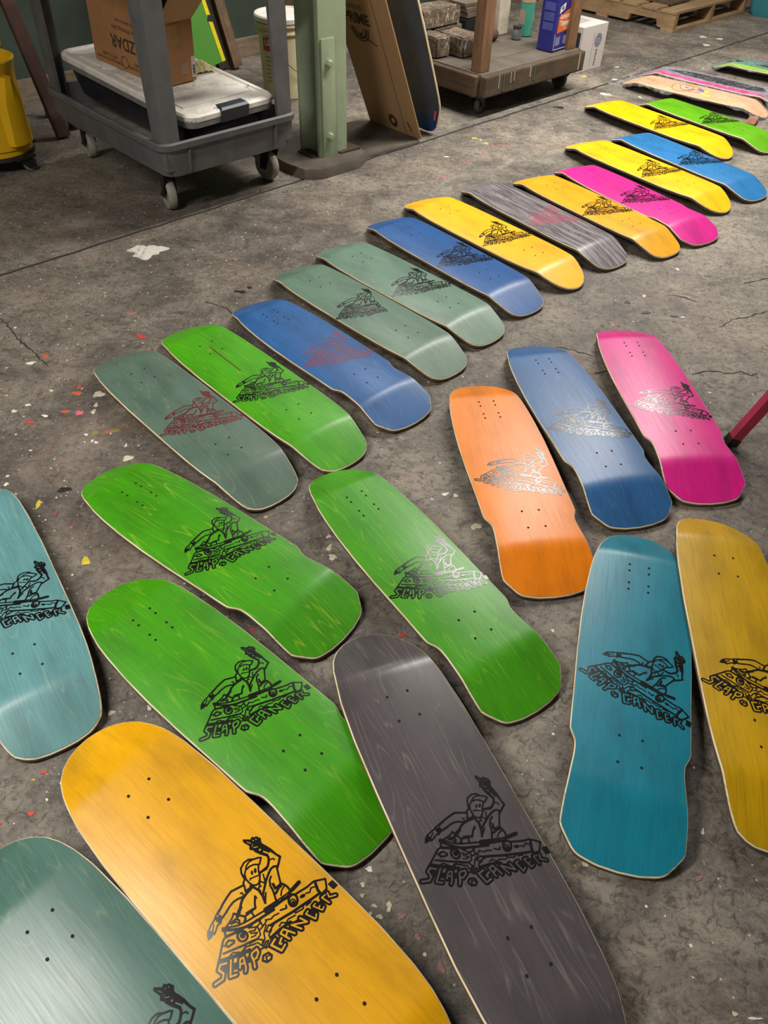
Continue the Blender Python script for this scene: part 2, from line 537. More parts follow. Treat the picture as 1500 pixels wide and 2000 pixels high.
def deck_mesh(shape, su, sv):
    s = SHAPES[shape]
    h = half_outline(shape)
    n = len(h)
    loop = np.concatenate([h, (h * [1, -1])[1:-1][::-1]]) * [su, sv]

    def inset(d):
        a, b = np.roll(loop, 1, 0), np.roll(loop, -1, 0)
        t = b - a
        t /= np.linalg.norm(t, axis=1)[:, None] + 1e-9
        nrm = np.stack([t[:, 1], -t[:, 0]], 1)
        if ((loop - loop.mean(0)) * nrm).sum() < 0:
            nrm = -nrm
        return loop - nrm * d
    zz = lambda p: ztop(p[:, 0] / su, p[:, 1], s)
    cols = 17
    # graphic face, grid between the two inset sides
    L = inset(0.0022)
    right = L[:n]
    left = np.concatenate([L[:1], L[n:][::-1], L[n - 1:n]])
    tt = np.linspace(0, 1, cols)
    G = right[:, None, :] * (1 - tt)[None, :, None] + left[:, None, :] * tt[None, :, None]
    Z = ztop(G[..., 0] / su, G[..., 1], s)
    fv = [(G[i, j, 0], G[i, j, 1], Z[i, j]) for i in range(n) for j in range(cols)]
    ff = [(i * cols + j, i * cols + j + 1, (i + 1) * cols + j + 1, (i + 1) * cols + j) for i in range(n - 1) for j in range(cols - 1)]
    # ply edge rings and the underside
    ev, ef = [], []
    m = len(loop)
    base = zz(loop)
    for d, dz in ((0.0022, 0.0), (0.0008, -0.0008), (0, -0.0026), (0, -TH + 0.002), (0.0018, -TH)):
        p = inset(d)
        ev += [(p[i, 0], p[i, 1], max(base[i] + dz, 0.0003)) for i in range(m)]
    for r in range(4):
        for i in range(m):
            k = (i + 1) % m
            ef.append((r * m + i, r * m + k, (r + 1) * m + k, (r + 1) * m + i))
    o = len(ev)
    ev += [(x, y, z - TH) for x, y, z in fv]
    ef += [tuple(o + i for i in q[::-1]) for q in ff]
    return (fv, ff), (ev, ef)


def raw(name, v, f, mat, parent, smooth=True):
    me = bpy.data.meshes.new(name)
    me.from_pydata(v, [], f)
    me.materials.append(mat)
    if smooth:
        me.polygons.foreach_set('use_smooth', [True] * len(me.polygons))
    me.update()
    o = bpy.data.objects.new(name, me)
    COL.objects.link(o)
    o.parent = parent
    return o


# ---- the printed artwork: a line drawing of a skater on a kerb over block lettering, in millimetres
ART_INK = "p,0,147.4,-147.4,149.3,-147.8,158,-140.3,161.4,-142.8,163.4,-141.8,164,-139.6,166.6,-139.5,169.6,-136.9,169.8,-134.8,172,-131.9,168.9,-126.3,168.6,-123,171.4,-116.5,174.6,-107.3,176.9,-95.4,180.3,-86.8,177.8,-84.8,175.6,-87.7,169.6,-107.1,169.5,-101.7,163.1,-112.1,161.2,-111.1,166.5,-101.9,164.5,-100.7,154.9,-114.1,152.5,-121.4,148,-125.8,147.3,-128.1,150.4,-132.5,146.4,-143.5|s,3.8,152.9,-120.4,157.2,-111.5,163.4,-102.1,163.4,-98.2,159.6,-92.3,153.8,-87,146.2,-86.7,138.3,-86.8|s,2.2,161.8,-93.9,165.4,-93,168.1,-91.9,168.4,-88.8|s,3.6,177.9,-87.2,170.6,-80.7,163.7,-75.1|s,3.5,166.1,-77.6,161.3,-81.1,155.7,-80.9,149.1,-77.6,141.1,-72.2,135.9,-67.8,127.3,-60.2,122.6,-55.6|s,2.9,164.3,-78,162.1,-72,154.9,-54.8,154.2,-52.1|s,3,148.8,-71.2,143.7,-67.7,139.8,-60.1,139.1,-51.9,136.3,-43.7,133.9,-36.1|s,2.3,144,-60.9,143.1,-56.1,142.7,-51.1|s,2.5,154.6,-52.9,150.2,-52.7,143.1,-51.8|s,2.9,153.9,-105.2,150.6,-108,143.1,-110.9,136.9,-115.7,128.7,-116,120.1,-111.7,116.9,-105.5,116,-99.7,115.5,-93.5|s,2.8,153.9,-105.2,146.7,-98.7,144.4,-98.5,138.5,-90,137.9,-86.2|s,2.7,126.7,-104.7,132.1,-105.6,139,-103.6,144.5,-99.4|s,2.5,142.2,-111.2,135.4,-112,129,-109.5,125.5,-105.9,119.4,-100|s,2.7,119.4,-100,117.1,-93.1,117.8,-84.8,119.7,-78.7,124.5,-75.2,129,-75,133.9,-79.7,137.7,-85.1|p,0,131.2,-93.8,130.2,-92.6,129,-92,128.1,-91.9,127.4,-92.5,127.3,-93.5,127.6,-94.9,128.3,-96.3,129.3,-97.4,130.5,-98.1,131.4,-98.2,132.1,-97.7,132.3,-96.6,131.9,-95.2|p,0,137,-93,135.8,-91.7,134.6,-90.9,133.5,-90.9,132.8,-91.5,132.5,-92.7,132.9,-94.3,133.8,-95.8,135,-97.2,136.2,-97.9,137.3,-98,138,-97.3,138.3,-96.1,137.8,-94.5|s,2.1,121.1,-87.5,122.7,-89.3,127,-87.8,136,-84.9|s,2.5,137.9,-86.2,140.7,-86.5,151.1,-84.7|s,2.7,133.9,-79.7,127.3,-71,123.5,-67.9|s,2.3,141.6,-81.8,138.2,-72.5,136.1,-68.9,132.1,-75.7|p,0,129.7,-67.8,129.3,-67.5,128.7,-67.3,128.2,-67.4,127.8,-67.9,127.5,-68.4,127.5,-69.1,127.7,-69.6,128.1,-70,128.7,-70.2,129.3,-69.9,129.7,-69.6,130,-69,130,-68.4|p,0,125.4,-63.4,125,-63.1,124.5,-63,124.1,-63.2,123.7,-63.5,123.5,-64,123.4,-64.5,123.6,-65.1,124,-65.3,124.5,-65.5,125,-65.3,125.3,-65,125.6,-64.5,125.7,-64|s,3.6,116.3,-79.7,119.2,-75,122.5,-66.6,122.3,-55.9,119.4,-44.6|p,0,122,-58.4,124.4,-57.4,122.5,-51.5,128.8,-57.8,130.4,-56.5,119.5,-42.5,118.2,-43.7|s,2.9,115.1,-93.7,110.7,-91.1,109,-84.9,106.1,-77.8|s,2.5,106.1,-77.8,111.4,-78.6,116,-77.8|p,0,120.1,-76.8,119.2,-76.2,118.1,-76.1,116.9,-76.6,115.9,-77.5,115.3,-78.6,115.1,-79.9,115.4,-80.9,116.2,-81.5,117.4,-81.6,118.5,-81.1,119.6,-80.2,120.2,-79.1,120.4,-77.9|s,3.4,109.5,-87.8,100.7,-90,89.3,-92.7,80.4,-89.9,71.1,-86.4,63.6,-82.7,57.1,-80.2|s,3.1,99.2,-74.2,90,-77.1,83.4,-77.7,75,-75.7,66.4,-71.9|s,2.3,98.7,-81,101.1,-80,100.7,-75|s,3.9,114.6,-75.8,106.8,-75,96.7,-72.1,90.7,-67.9,81.4,-58.5|s,3.2,113.1,-59.6,113.2,-62.8,107.9,-55.9,103.5,-48.2,99.5,-49.7,89.5,-51.3|s,3.1,65.7,-83.3,58.7,-80.2,52.7,-78.5,49.3,-76.3|s,3.1,74.5,-75.4,66.4,-72.3,58.8,-69.8|p,0,51.4,-79.5,56.4,-79.7,60.6,-70.3,57.5,-67.9,51.6,-64.1,49,-71.5,50.4,-76.5|s,2.5,48.9,-75.7,40,-72.6,34.8,-69.2,30.3,-65.3|s,2.5,53.1,-65.7,47.3,-65.9,41.4,-61.2,37.4,-58.9|s,2,43.5,-70.4,39.1,-65.3,33.4,-62.5|p,0,33,-70.9,35.8,-66.3,39.6,-60.8,36.5,-59.7,30.2,-57.5,25.4,-57.8,28.2,-65.2|s,5.1,87.6,-63.7,81.1,-60.1,76.8,-56.6|s,2.7,74.6,-63.8,70.4,-60.4,63.4,-57.4,56.4,-55.7|s,3.1,74.6,-63.8,78.9,-56.9,84.3,-50,84.4,-45.8,79.5,-43|s,3.1,64,-53.9,69.1,-55.4,74.2,-54.4,75.5,-49.6,73.2,-45.6|s,2.2,66.9,-52.3,70.6,-51.9,72.2,-48.4|s,3.1,104.5,-48.6,95.4,-48.5,86.6,-49|s,2.8,96.4,-48.6,95.5,-40.1|s,2.7,50.8,-57.7,59.6,-51.8,70.9,-45.1,80.8,-42.1,89.7,-40.4,109.5,-36.9,118.7,-35.6|s,4,49.8,-54.7,58.7,-47.4,71,-39.3,78.5,-35.9,87.1,-33.7,96,-32.2,108,-30.5,123.7,-28.2|p,0,52.1,-54.7,51.4,-54.1,50.6,-53.8,49.8,-54,49.1,-54.6,48.8,-55.4,48.8,-56.4,49.2,-57.3,49.8,-58,50.6,-58.2,51.5,-58.1,52.1,-57.4,52.5,-56.6,52.5,-55.5|s,3,50.8,-51.6,47.3,-43.8|s,4.1,48.7,-44.3,57.6,-41.4,66.5,-38.4|s,3.6,72.7,-23.9,70.5,-22,67.6,-21.4,64.6,-22.4,62.1,-24.6,60.6,-27.7,60.5,-31.1,61.5,-34.1,63.8,-36.1,66.8,-36.6,69.7,-35.7,72.3,-33.4,73.7,-30.3,73.9,-26.9,72.7,-23.9|p,0,70.8,-26.6,69.5,-25.4,67.9,-25.1,66.2,-25.6,64.8,-26.9,63.9,-28.6,63.8,-30.6,64.4,-32.3,65.7,-33.3,67.4,-33.6,69.1,-33.1,70.5,-31.9,71.3,-30.1,71.4,-28.2|s,3,44.7,-44.2,39.6,-40.9,33.5,-34.7,26.3,-27.8,18.5,-21.5|s,3,33.2,-28.2,45.6,-23.6,60.3,-18.1,73.5,-14.2,81.2,-11.2|s,2.1,39.2,-19.9,44.1,-20.1,54.2,-12,63,-14.7|s,3,42.5,-36.4,48.3,-37.9,54.4,-32.3,52.7,-29.9,42.8,-31.1,42.5,-36.4|s,2.1,38,-38.5,40.2,-34.5|s,3.1,70.7,17.5,75.1,12.8,82.8,14.4,84.9,20.6,81.3,24.2,74.5,23.3,70.7,17.5|s,2.3,77.4,16.7,75.1,22.4|s,1.7,77.4,16.7,82.7,18.7|s,2.2,77.7,-27.4,85.7,-23.2,89.6,-25.9,80.1,-32.3|s,2,75.8,-19.1,81.4,-17.1,86.5,-18.6,78.2,-23.9|s,2.1,69.3,-13.9,77.5,-11.5,81.2,-11.2|s,2.1,91.2,-25.4,90.1,-19.4,88.4,-12.8,81.2,-11.2,86.9,-5.1,81.6,1,78.7,-7.5|s,2.2,98.5,-27,97.4,-19.9,105.2,-22.2|s,2.2,97.4,-19.9,90.6,-18.9|s,2.1,102.4,-18.5,93.3,-11.4,89.8,-3.5,83.9,-0.9|s,2.2,104.9,-16.2,97.2,-11,101,-6.6,104.6,-7.4,97.5,-4.6,95.9,1.9|s,2.4,116.8,-12.9,102.3,-8.5|s,2.1,82,3.2,89.3,0,93.2,1.5,85.8,4.8,83.7,7.8|s,2.6,74.1,3.1,82.1,4.4,89.6,9.2|s,2.3,55.4,-10.9,63.1,-13.6,76.6,-7.4|s,2.2,95.3,-34,98.5,-27,91.2,-25.4|s,2.2,83.9,-32,93.3,-32.7,100.3,-29.6|s,9.1,29.6,-15.1,21.8,-19.3,16.2,-15.1,19.2,-6.7,14.4,-1.8,2.4,-3.7|s,8.5,36.6,-14,24,3.2,32.5,6.9|s,8.6,40.8,3.2,47,-5.9,52.3,-5,47.5,8.9,44.3,12.5|s,8.6,44,-0,49.4,2|s,9,57.5,16.9,60.8,9.5,62.1,2,64.2,-0.9,73,-0.9,72.3,4.3,66.2,8.6,63,7.7|s,9.3,107.6,22,99.3,25,92,9.1,100.9,6.3|s,9.3,108.9,11.3,102.6,15.1,104.3,17.7|s,9,117.3,19.8,111.4,5.1,118.1,3,127.7,18.9|s,9,120.5,10.1,115.4,13.5|s,9,139.2,20.7,130.8,6.5,151.4,18.3,146.4,7.1|s,8.8,161.4,6.7,156.5,8.3,163.5,23.2,168.6,18.7|s,8.6,176.9,5.3,171.9,6.3,179.2,20,183.9,17.6|s,8.6,176.8,13.6,180.2,12.3|s,8.7,194.1,18.2,189.6,4.9,196.6,4.9|s,8.7,200.8,4.5,199.1,11.3,208.8,15.6|s,8.6,17.6,-15.8,22.3,-10.5,32.7,-4.6,48.4,0.6,64.7,5.3|s,5.2,25.5,-22.7,38.1,-16.9,53,-10.2,64.3,-6.7|s,8.8,100.4,13.2,118.8,11.6,138.7,9.8,162.3,11.7,179.4,11.7,193.7,9.9|s,4.5,98.5,0.7,114,0.3,132.1,2.1|p,0,219.2,-6.1,221,6,211.5,6.9,209.2,-5.4|s,3.1,162.8,-25,182.1,-22.2,195.3,-22.6,211.8,-14.2|s,3.1,211.8,-14.2,204,-0.9,193.5,0.6|s,4.4,195.8,-18.9,192.2,-8.7,191.9,-0.2|s,3.9,192.6,-2.3,178.2,-3.2,162.5,-5,143,-7.1,124.9,-10.5,106.9,-13.7|s,3.6,159,-15.7,156.1,-13.1,152.9,-11.9,149.9,-12.4,147.5,-14.4,146.4,-17.5,146.8,-21.2,148.6,-24.7,151.3,-27.3,154.6,-28.5,157.7,-28,160.1,-26.1,161.2,-22.8,160.8,-19.2,159,-15.7|s,1.7,155.5,-16.4,154.1,-15.3,152.5,-15.1,151,-15.5,149.7,-16.6,148.9,-18.2,148.9,-19.9,149.5,-21.5,150.9,-22.5,152.5,-22.8,154,-22.4,155.3,-21.3,156.1,-19.7,156.1,-17.9,155.5,-16.4|p,0,153.9,-17.1,153.3,-16.6,152.5,-16.4,151.6,-16.6,151,-17.2,150.6,-18.1,150.6,-18.9,151,-19.8,151.6,-20.3,152.4,-20.5,153.3,-20.3,154,-19.6,154.4,-18.8,154.4,-17.9|s,4.7,163,-33.6,153.8,-32.8,137.2,-34.3,113.7,-37.5|s,6.3,176.7,-36,163.2,-33.9|s,4.3,155.6,-28,141.9,-30.8,129.8,-31.3,112.4,-34.1|s,2.6,141.2,-21.3,139.5,-17.5,130.7,-21.1|s,2.2,126.2,-19.2,118.5,-21.3,112.7,-20.3,105.5,-24.6|s,2.2,143.4,-0.6,132,-3.2,126.2,-1.1,121.8,-6.1,116.1,-3.9|s,2.2,161.5,-3.7,157.9,-0.4,145.3,-3.1|s,2.4,173.3,-1,164.7,-0.9|s,2.3,175,-15.7,180.5,-13.1,185.9,-17.3,190.9,-15.3|p,0,173.3,-14.9,172.6,-13.8,171.3,-13.2,169.3,-12.9,167.3,-13.3,165.4,-14.2,164.3,-15.4,163.9,-16.6,164.5,-17.7,166,-18.4,167.9,-18.6,170,-18.2,171.8,-17.3,173,-16.1|s,3.3,154.1,-53.2,157,-48.5,159,-42.5,159.2,-35.7|s,3.8,140.3,-45.6,148.3,-49.5,152.3,-49.3|s,2.3,144.1,-38,149.1,-43.4,155.1,-45.8|s,2.9,145.3,-59.8,144.4,-52.9"
ART_GAP = "s,1.2,151.1,-140.4,154.6,-134.6|p,0,161.2,-135.4,160.8,-135.1,160.3,-134.9,159.8,-135.1,159.5,-135.3,159.2,-135.8,159.2,-136.4,159.4,-136.9,159.8,-137.2,160.3,-137.4,160.8,-137.2,161.1,-137,161.4,-136.5,161.3,-135.9|p,0,165.6,-134.4,165.2,-133.9,164.8,-133.7,164.3,-133.7,163.9,-134,163.8,-134.5,163.9,-135.1,164.1,-135.7,164.5,-136,165,-136.3,165.5,-136.2,165.8,-136,166,-135.5,165.9,-134.9|s,1,156.4,-131.5,152.5,-128.4|s,1.6,154.2,-126.2,159.7,-123.4|p,0,161.2,-115.7,160.7,-115.1,159.9,-114.9,159.2,-115.1,158.6,-115.7,158.3,-116.4,158.2,-117.2,158.5,-117.9,159.2,-118.5,159.9,-118.7,160.6,-118.5,161.2,-118,161.6,-117.3,161.6,-116.4|p,0,55.4,-75.9,55,-75.4,54.4,-75.2,53.8,-75.2,53.4,-75.6,53.1,-76.2,53.3,-76.9,53.6,-77.7,54,-78.1,54.6,-78.4,55.2,-78.4,55.6,-78,55.8,-77.4,55.7,-76.7|s,1.1,62.3,-26.7,66,-23.5,70.7,-24.6|s,2.8,29.6,-15.1,21.8,-19.3,16.2,-15.1,19.2,-6.7,14.4,-1.8,2.4,-3.7|s,2.7,36.6,-14,24,3.2,32.5,6.9|s,2.5,40.8,3.2,47,-5.9,52.3,-5,47.5,8.9,44.3,12.5|s,2.5,44,-0,49.4,2|s,2.9,57.5,16.9,60.8,9.5,62.1,2,64.2,-0.9,73,-0.9,72.3,4.3,66.2,8.6,63,7.7|s,3.1,107.6,22,99.3,25,92,9.1,100.9,6.3|s,3.1,108.9,11.3,102.6,15.1,104.3,17.7|s,2.8,117.3,19.8,111.4,5.1,118.1,3,127.7,18.9|s,2.8,120.5,10.1,115.4,13.5|s,2.7,139.2,20.7,130.8,6.5,151.4,18.3,146.4,7.1|s,2.5,161.4,6.7,156.5,8.3,163.5,23.2,168.6,18.7|s,2.2,176.9,5.3,171.9,6.3,179.2,20,183.9,17.6|s,2.2,176.8,13.6,180.2,12.3|s,2.2,194.1,18.2,189.6,4.9,196.6,4.9|s,2.3,200.8,4.5,199.1,11.3,208.8,15.6|s,0.8,157.7,-32.2,147.6,-32.8,136.8,-33.7"


def art_mesh():
    g = 0.9
    X = np.arange(-6, 232, g)
    Y = np.arange(-156, 34, g)
    PX, PY = np.meshgrid(X, Y, indexing='ij')

    def field(src):
        F = np.full(PX.shape, 99.0)
        for item in src.split('|'):
            k, w, *c = item.split(',')
            p = np.array([float(q) for q in c]).reshape(-1, 2)
            lo, hi = p.min(0) - 8 - float(w), p.max(0) + 8 + float(w)
            i0, i1 = np.searchsorted(X, [lo[0], hi[0]])
            j0, j1 = np.searchsorted(Y, [lo[1], hi[1]])
            x, y = PX[i0:i1, j0:j1], PY[i0:i1, j0:j1]
            D = np.full(x.shape, 99.0)
            inside = np.zeros(x.shape, bool)
            segs = list(zip(p, p[1:])) + ([(p[-1], p[0])] if k == 'p' else [])
            for a, b in segs:
                d = b - a
                t = np.clip(((x - a[0]) * d[0] + (y - a[1]) * d[1]) / (d @ d + 1e-9), 0, 1)
                D = np.minimum(D, np.hypot(x - a[0] - t * d[0], y - a[1] - t * d[1]))
                if k == 'p':
                    cr = ((a[1] > y) != (b[1] > y)) & (x < (b[0] - a[0]) * (y - a[1]) / (b[1] - a[1] + 1e-12) + a[0])
                    inside ^= cr
            D = np.where(inside, -D, D) if k == 'p' else D - float(w) / 2
            F[i0:i1, j0:j1] = np.minimum(F[i0:i1, j0:j1], D)
        return F
    F = np.maximum(field(ART_INK), -field(ART_GAP))
    V, idx, faces = [], {}, []

    def vert(key, x, y):
        if key not in idx:
            idx[key] = len(V)
            V.append((x, y))
        return idx[key]
    nx, ny = F.shape
    S = F < 0
    for i in range(nx - 1):
        for j in range(ny - 1):
            cs = ((i, j), (i + 1, j), (i + 1, j + 1), (i, j + 1))
            ins = [S[c] for c in cs]
            if not any(ins):
                continue
            poly = []
            for q in range(4):
                c, d = cs[q], cs[(q + 1) % 4]
                if ins[q]:
                    poly.append(vert(c, X[c[0]], Y[c[1]]))
                if ins[q] != ins[(q + 1) % 4]:
                    t = F[c] / (F[c] - F[d])
                    key = (min(c, d), max(c, d))
                    poly.append(vert(key, X[c[0]] + t * (X[d[0]] - X[c[0]]), Y[c[1]] + t * (Y[d[1]] - Y[c[1]])))
            if len(poly) > 2:
                faces.append(tuple(poly))
    return np.array(V), faces


ART_V, ART_F = art_mesh()


def art_on_deck(name, tip, ang):
    """lay the artwork on the flat middle of a deck: tip = bottom left corner (u, v) in mm, ang = slope of the lettering"""
    c, s = math.cos(ang), math.sin(ang)
    u = (tip[0] + ART_V[:, 0] * s + ART_V[:, 1] * c) / 1000
    v = (tip[1] + ART_V[:, 0] * c - ART_V[:, 1] * s) / 1000
    z = ZC - 0.007 * (np.abs(v) / 0.11) ** 2.2 + 0.0004
    me = bpy.data.meshes.new(name)
    me.from_pydata([(a, b, q) for a, b, q in zip(u, v, z)], [], ART_F)
    if me.polygons[0].normal.z < 0:
        me.flip_normals()
    me.polygons.foreach_set('use_smooth', [True] * len(me.polygons))
    me.materials.append(None)
    return me


ART_SHAPED = art_on_deck('printed_graphic', (55, -103.5), math.radians(16.5))
ART_ROUND = art_on_deck('printed_graphic', (61, -106), math.radians(7.0))


def ink(name, rgb, rough=0.26, patchy=0.0):
    if name in MATS:
        return MATS[name]
    k = N(name)
    v = k.coords()
    c = srgb(*rgb)
    k.set(Base_Color=k.mix(k.math('MULTIPLY', k.noise(v, 40, 4), 0.3), c, tuple(min(1, x * 1.8 + 0.004) for x in c[:3])), Roughness=rough, Specular_IOR_Level=0.55)
    if patchy:
        k.set(Alpha=k.ramp(k.noise(k.coords((60, 300, 1)), 3, 4, 0.8), [(0.40, 1.0 - patchy), (0.58, 1.0)]))
    MATS[name] = k.m
    return k.m


INK = {'black': ink('black_ink', (15, 13, 13)), 'maroon': ink('maroon_ink', (98, 42, 46)), 'rust': ink('rust_ink', (128, 70, 92), 0.4, 0.6), 'pink': ink('pink_ink', (176, 72, 100), 0.5, 0.75)}


def stain(name, rgb, seed, lines=0.5, fibre=0.35, line_rgb=None, rough=0.41, streak=0.0):
    """dyed maple veneer: blotchy dye, fibres along the deck and pale cathedral growth lines"""
    k = N(name)
    loc = (seed * 3.17, seed * 1.31, 0)
    c = srgb(*rgb)[:3]
    lc = srgb(*line_rgb)[:3] if line_rgb else tuple(min(1, x * 1.45 + 0.05) for x in c)
    vb = k.coords((3.5, 9, 1), loc)
    blot = k.noise(vb, 1.6, 5, 0.6)
    vf = k.coords((9, 260, 1), loc)
    fib = k.noise(vf, 1.0, 4, 0.65)
    col = k.ramp(blot, [(0.28, tuple(x * 0.72 for x in c)), (0.5, c), (0.75, tuple(min(1, x * 1.18) for x in c))])
    col = k.mix(k.math('MULTIPLY', k.ramp(fib, [(0.36, 1.0), (0.52, 0.0)]), fibre), col, tuple(x * 0.58 for x in c))
    vl = k.coords((1.7, 15, 1), (loc[0] + 5, loc[1], 0))
    con = k.noise(vl, 1.0, 2.2, 0.5, 0.25)
    fr = k.math('PINGPONG', k.math('MULTIPLY', con, 17.0), 0.5)
    ln = k.ramp(fr, [(0.0, 1.0), (0.05, 0.35), (0.13, 0.0)])
    brk = k.ramp(k.noise(vb, 2.3, 3, 0.6), [(0.40, 0.0), (0.58, 1.0)])
    col = k.mix(k.math('MULTIPLY', k.math('MULTIPLY', ln, brk), lines * 0.46), col, lc)
    if streak:
        vs = k.coords((5, 110, 1), loc)
        sk = k.ramp(k.noise(vs, 1.0, 5, 0.7, 0.6), [(0.46, 0.0), (0.56, 1.0)])
        col = k.mix(k.math('MULTIPLY', sk, streak), col, lc)
    k.set(Base_Color=col, Roughness=k.ramp(fib, [(0.3, rough + 0.07), (0.7, rough - 0.02)]), Specular_IOR_Level=0.36, Coat_Weight=0.22, Coat_Roughness=0.27)
    k.bump(fib, 0.05, 0.001)
    return k.m


def ply_material():
    k = N('maple_plies')
    v = k.coords((1, 1, 1))
    sep = k.n('ShaderNodeSeparateXYZ')
    k.link(v, sep.inputs[0])
    w = k.noise(k.coords((14, 14, 500)), 1.0, 3)
    k.set(Base_Color=k.ramp(w, [(0.35, srgb(196, 172, 132)), (0.5, srgb(234, 218, 184)), (0.7, srgb(244, 234, 208))]), Roughness=0.5)
    return k.m


M_PLY = ply_material()
M_PLY_SHADE = wood('shaded_side_plies', (112, 92, 68), 0, .7, grain=.5)  # edge sides below the bevel: shade painted into the ply colour
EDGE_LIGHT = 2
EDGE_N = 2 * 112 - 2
M_HOLE = plain('bolt_hole_dark', (22, 17, 13), 0.9)
HOLE_V = [(0, 0, 0)] + [(0.0029 * math.cos(i * math.pi / 6), 0.0026 * math.sin(i * math.pi / 6), 0) for i in range(12)]
HOLE_ME = bpy.data.meshes.new('bolt_hole')
HOLE_ME.from_pydata(HOLE_V, [], [(0, i + 1, (i + 1) % 12 + 1) for i in range(12)])
HOLE_ME.materials.append(M_HOLE)
W2 = 0.0413 / 2
HOLES = {'shaped': [.18, .234, -.18, -.1985, -.234, -.2525], 'square': [.18, .234, -.18, -.234], 'round': [.18, .234, -.21, -.264]}
DECKS = {}


def deck(key, label, shape, x, y, t, su, sv, rgb, seed, inkname='black', roll=0.0, lift=0.0, shift=(0, 0, 0), art=True, group=None, **mk):
    r = thing('skateboard_deck', label, 'skateboard deck', (x, y, lift), t, group)
    r.rotation_euler = (roll, 0, t)
    (fv, ff), (ev, ef) = deck_mesh(shape, su, sv)
    raw('veneer_face', fv, ff, stain('dyed_veneer_' + key, rgb, seed, **mk), r).data.set_sharp_from_angle(angle=math.radians(60))
    if r.children[0].data.polygons[600].normal.z < 0:
        r.children[0].data.flip_normals()
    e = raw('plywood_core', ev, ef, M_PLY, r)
    e.data.materials.append(M_PLY_SHADE)
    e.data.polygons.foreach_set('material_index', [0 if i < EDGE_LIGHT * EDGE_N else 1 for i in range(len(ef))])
    bm = bmesh.new()
    bm.from_mesh(e.data)
    bmesh.ops.recalc_face_normals(bm, faces=bm.faces)
    bm.to_mesh(e.data)
    bm.free()
    e.data.polygons.foreach_set('use_smooth', [True] * len(e.data.polygons))
    e.data.set_sharp_from_angle(angle=math.radians(45))
    if art:
        g = bpy.data.objects.new('printed_graphic', ART_ROUND if shape == 'round' else ART_SHAPED)
        COL.objects.link(g)
        g.parent = r
        g.location = (shift[0], shift[1], 0)
        g.rotation_euler = (0, 0, shift[2])
        g.material_slots[0].link = 'OBJECT'
        g.material_slots[0].material = INK[inkname]
        g['label'] = {'black': 'black line print of a skater on a kerb over block letters', 'maroon': 'dark red line print of a skater over block letters',
                      'rust': 'faded rust red print of a skater', 'pink': 'faded pink print of a skater'}[inkname]
    for u in HOLES[shape]:
        for s in (-1, 1):
            h = bpy.data.objects.new('bolt_hole', HOLE_ME)
            COL.objects.link(h)
            h.parent = r
            h.location = (u, s * W2, ZC + 0.0003)
    DECKS[key] = r
    return r


G_BACK = 'decks laid in the long diagonal back row'
G_FRONT = 'decks laid out in front of the long row'
R_ = math.radians
GREEN, GRN2 = (62, 148, 2), (66, 150, 14)
GL = (186, 208, 60)
YEL = (246, 186, 4)
SAGE = (98, 128, 110)
deck('a1', 'sage green deck with dark red print at the near left end of the back row', 'square', -0.5451, 1.6485, -0.7929, 1.0207, 1.0066, (88, 112, 98), 1, 'maroon', group=G_BACK, lines=0.45, fibre=0.3, line_rgb=(176, 172, 120))
deck('a2', 'bright green deck with a red scratch between a sage and a blue deck', 'square', -0.3825, 1.8027, -0.7943, 1.0376, 1.0049, (70, 160, 4), 2, group=G_BACK, lines=0.6, line_rgb=GL)
deck('a3', 'royal blue deck with faded rust red print and notched tail in the back row', 'shaped', -0.2091, 1.9818, -0.8, 1.018, 0.9934, (36, 94, 156), 3, 'rust', group=G_BACK, lines=0.4, line_rgb=(110, 160, 200))
deck('a4', 'sage green deck beside the royal blue one, nearer of the two touching sage decks', 'square', -0.0955, 2.2251, -0.7896, 1.0321, 0.9974, SAGE, 4, group=G_BACK, shift=(-0.047, -0.004, R_(-2)), lines=0.35, line_rgb=(180, 176, 130))
deck('a5', 'sage green deck touching another sage deck, farther of the two, next to a blue deck', 'square', 0.0372, 2.4115, -0.7854, 1.0198, 1.0265, (104, 136, 118), 5, group=G_BACK, lines=0.3, line_rgb=(180, 184, 150))
deck('a6', 'blue deck with black print between a sage deck and a yellow round-tailed deck', 'square', 0.197, 2.6269, -0.8618, 1.0466, 0.9942, (22, 86, 152), 6, group=G_BACK, lines=0.2, fibre=0.5, line_rgb=(90, 140, 190))
deck('a7', 'yellow round-tailed deck between the blue deck and the streaky grey wood deck', 'round', 0.3688, 2.8088, -0.8506, 1.0565, 1.034, YEL, 7, group=G_BACK, lines=0.1, fibre=0.2)
deck('a8', 'streaky grey wood grain deck with faded pink print', 'square', 0.5659, 2.9936, -0.9188, 1.0455, 1.0128, (84, 78, 82), 8, 'pink', group=G_BACK, lines=0.4, fibre=0.5, line_rgb=(172, 164, 168), streak=0.55)
deck('a9', 'golden yellow square-tailed deck between the grey wood deck and a magenta deck', 'square', 0.7905, 3.0985, -0.9232, 1.0435, 0.9746, (232, 166, 8), 9, group=G_BACK, lines=0.15, fibre=0.25)
deck('a10', 'magenta deck with black print lying in the back row', 'shaped', 0.9725, 3.2305, -0.9638, 1.0489, 0.995, (214, 26, 140), 10, group=G_BACK, lines=0.15, fibre=0.35, line_rgb=(240, 130, 190))
deck('a11', 'bright yellow round-tailed deck between the magenta deck and the far blue deck', 'round', 1.1104, 3.5229, -0.9197, 1.0666, 1.0447, (248, 190, 2), 11, group=G_BACK, lines=0.1, fibre=0.2)
deck('a12', 'blue deck at the right edge, overlapped in view by two yellow decks', 'square', 1.3169, 3.6736, -0.9683, 1.0517, 1.0042, (40, 118, 178), 12, group=G_BACK, lines=0.2, fibre=0.35)
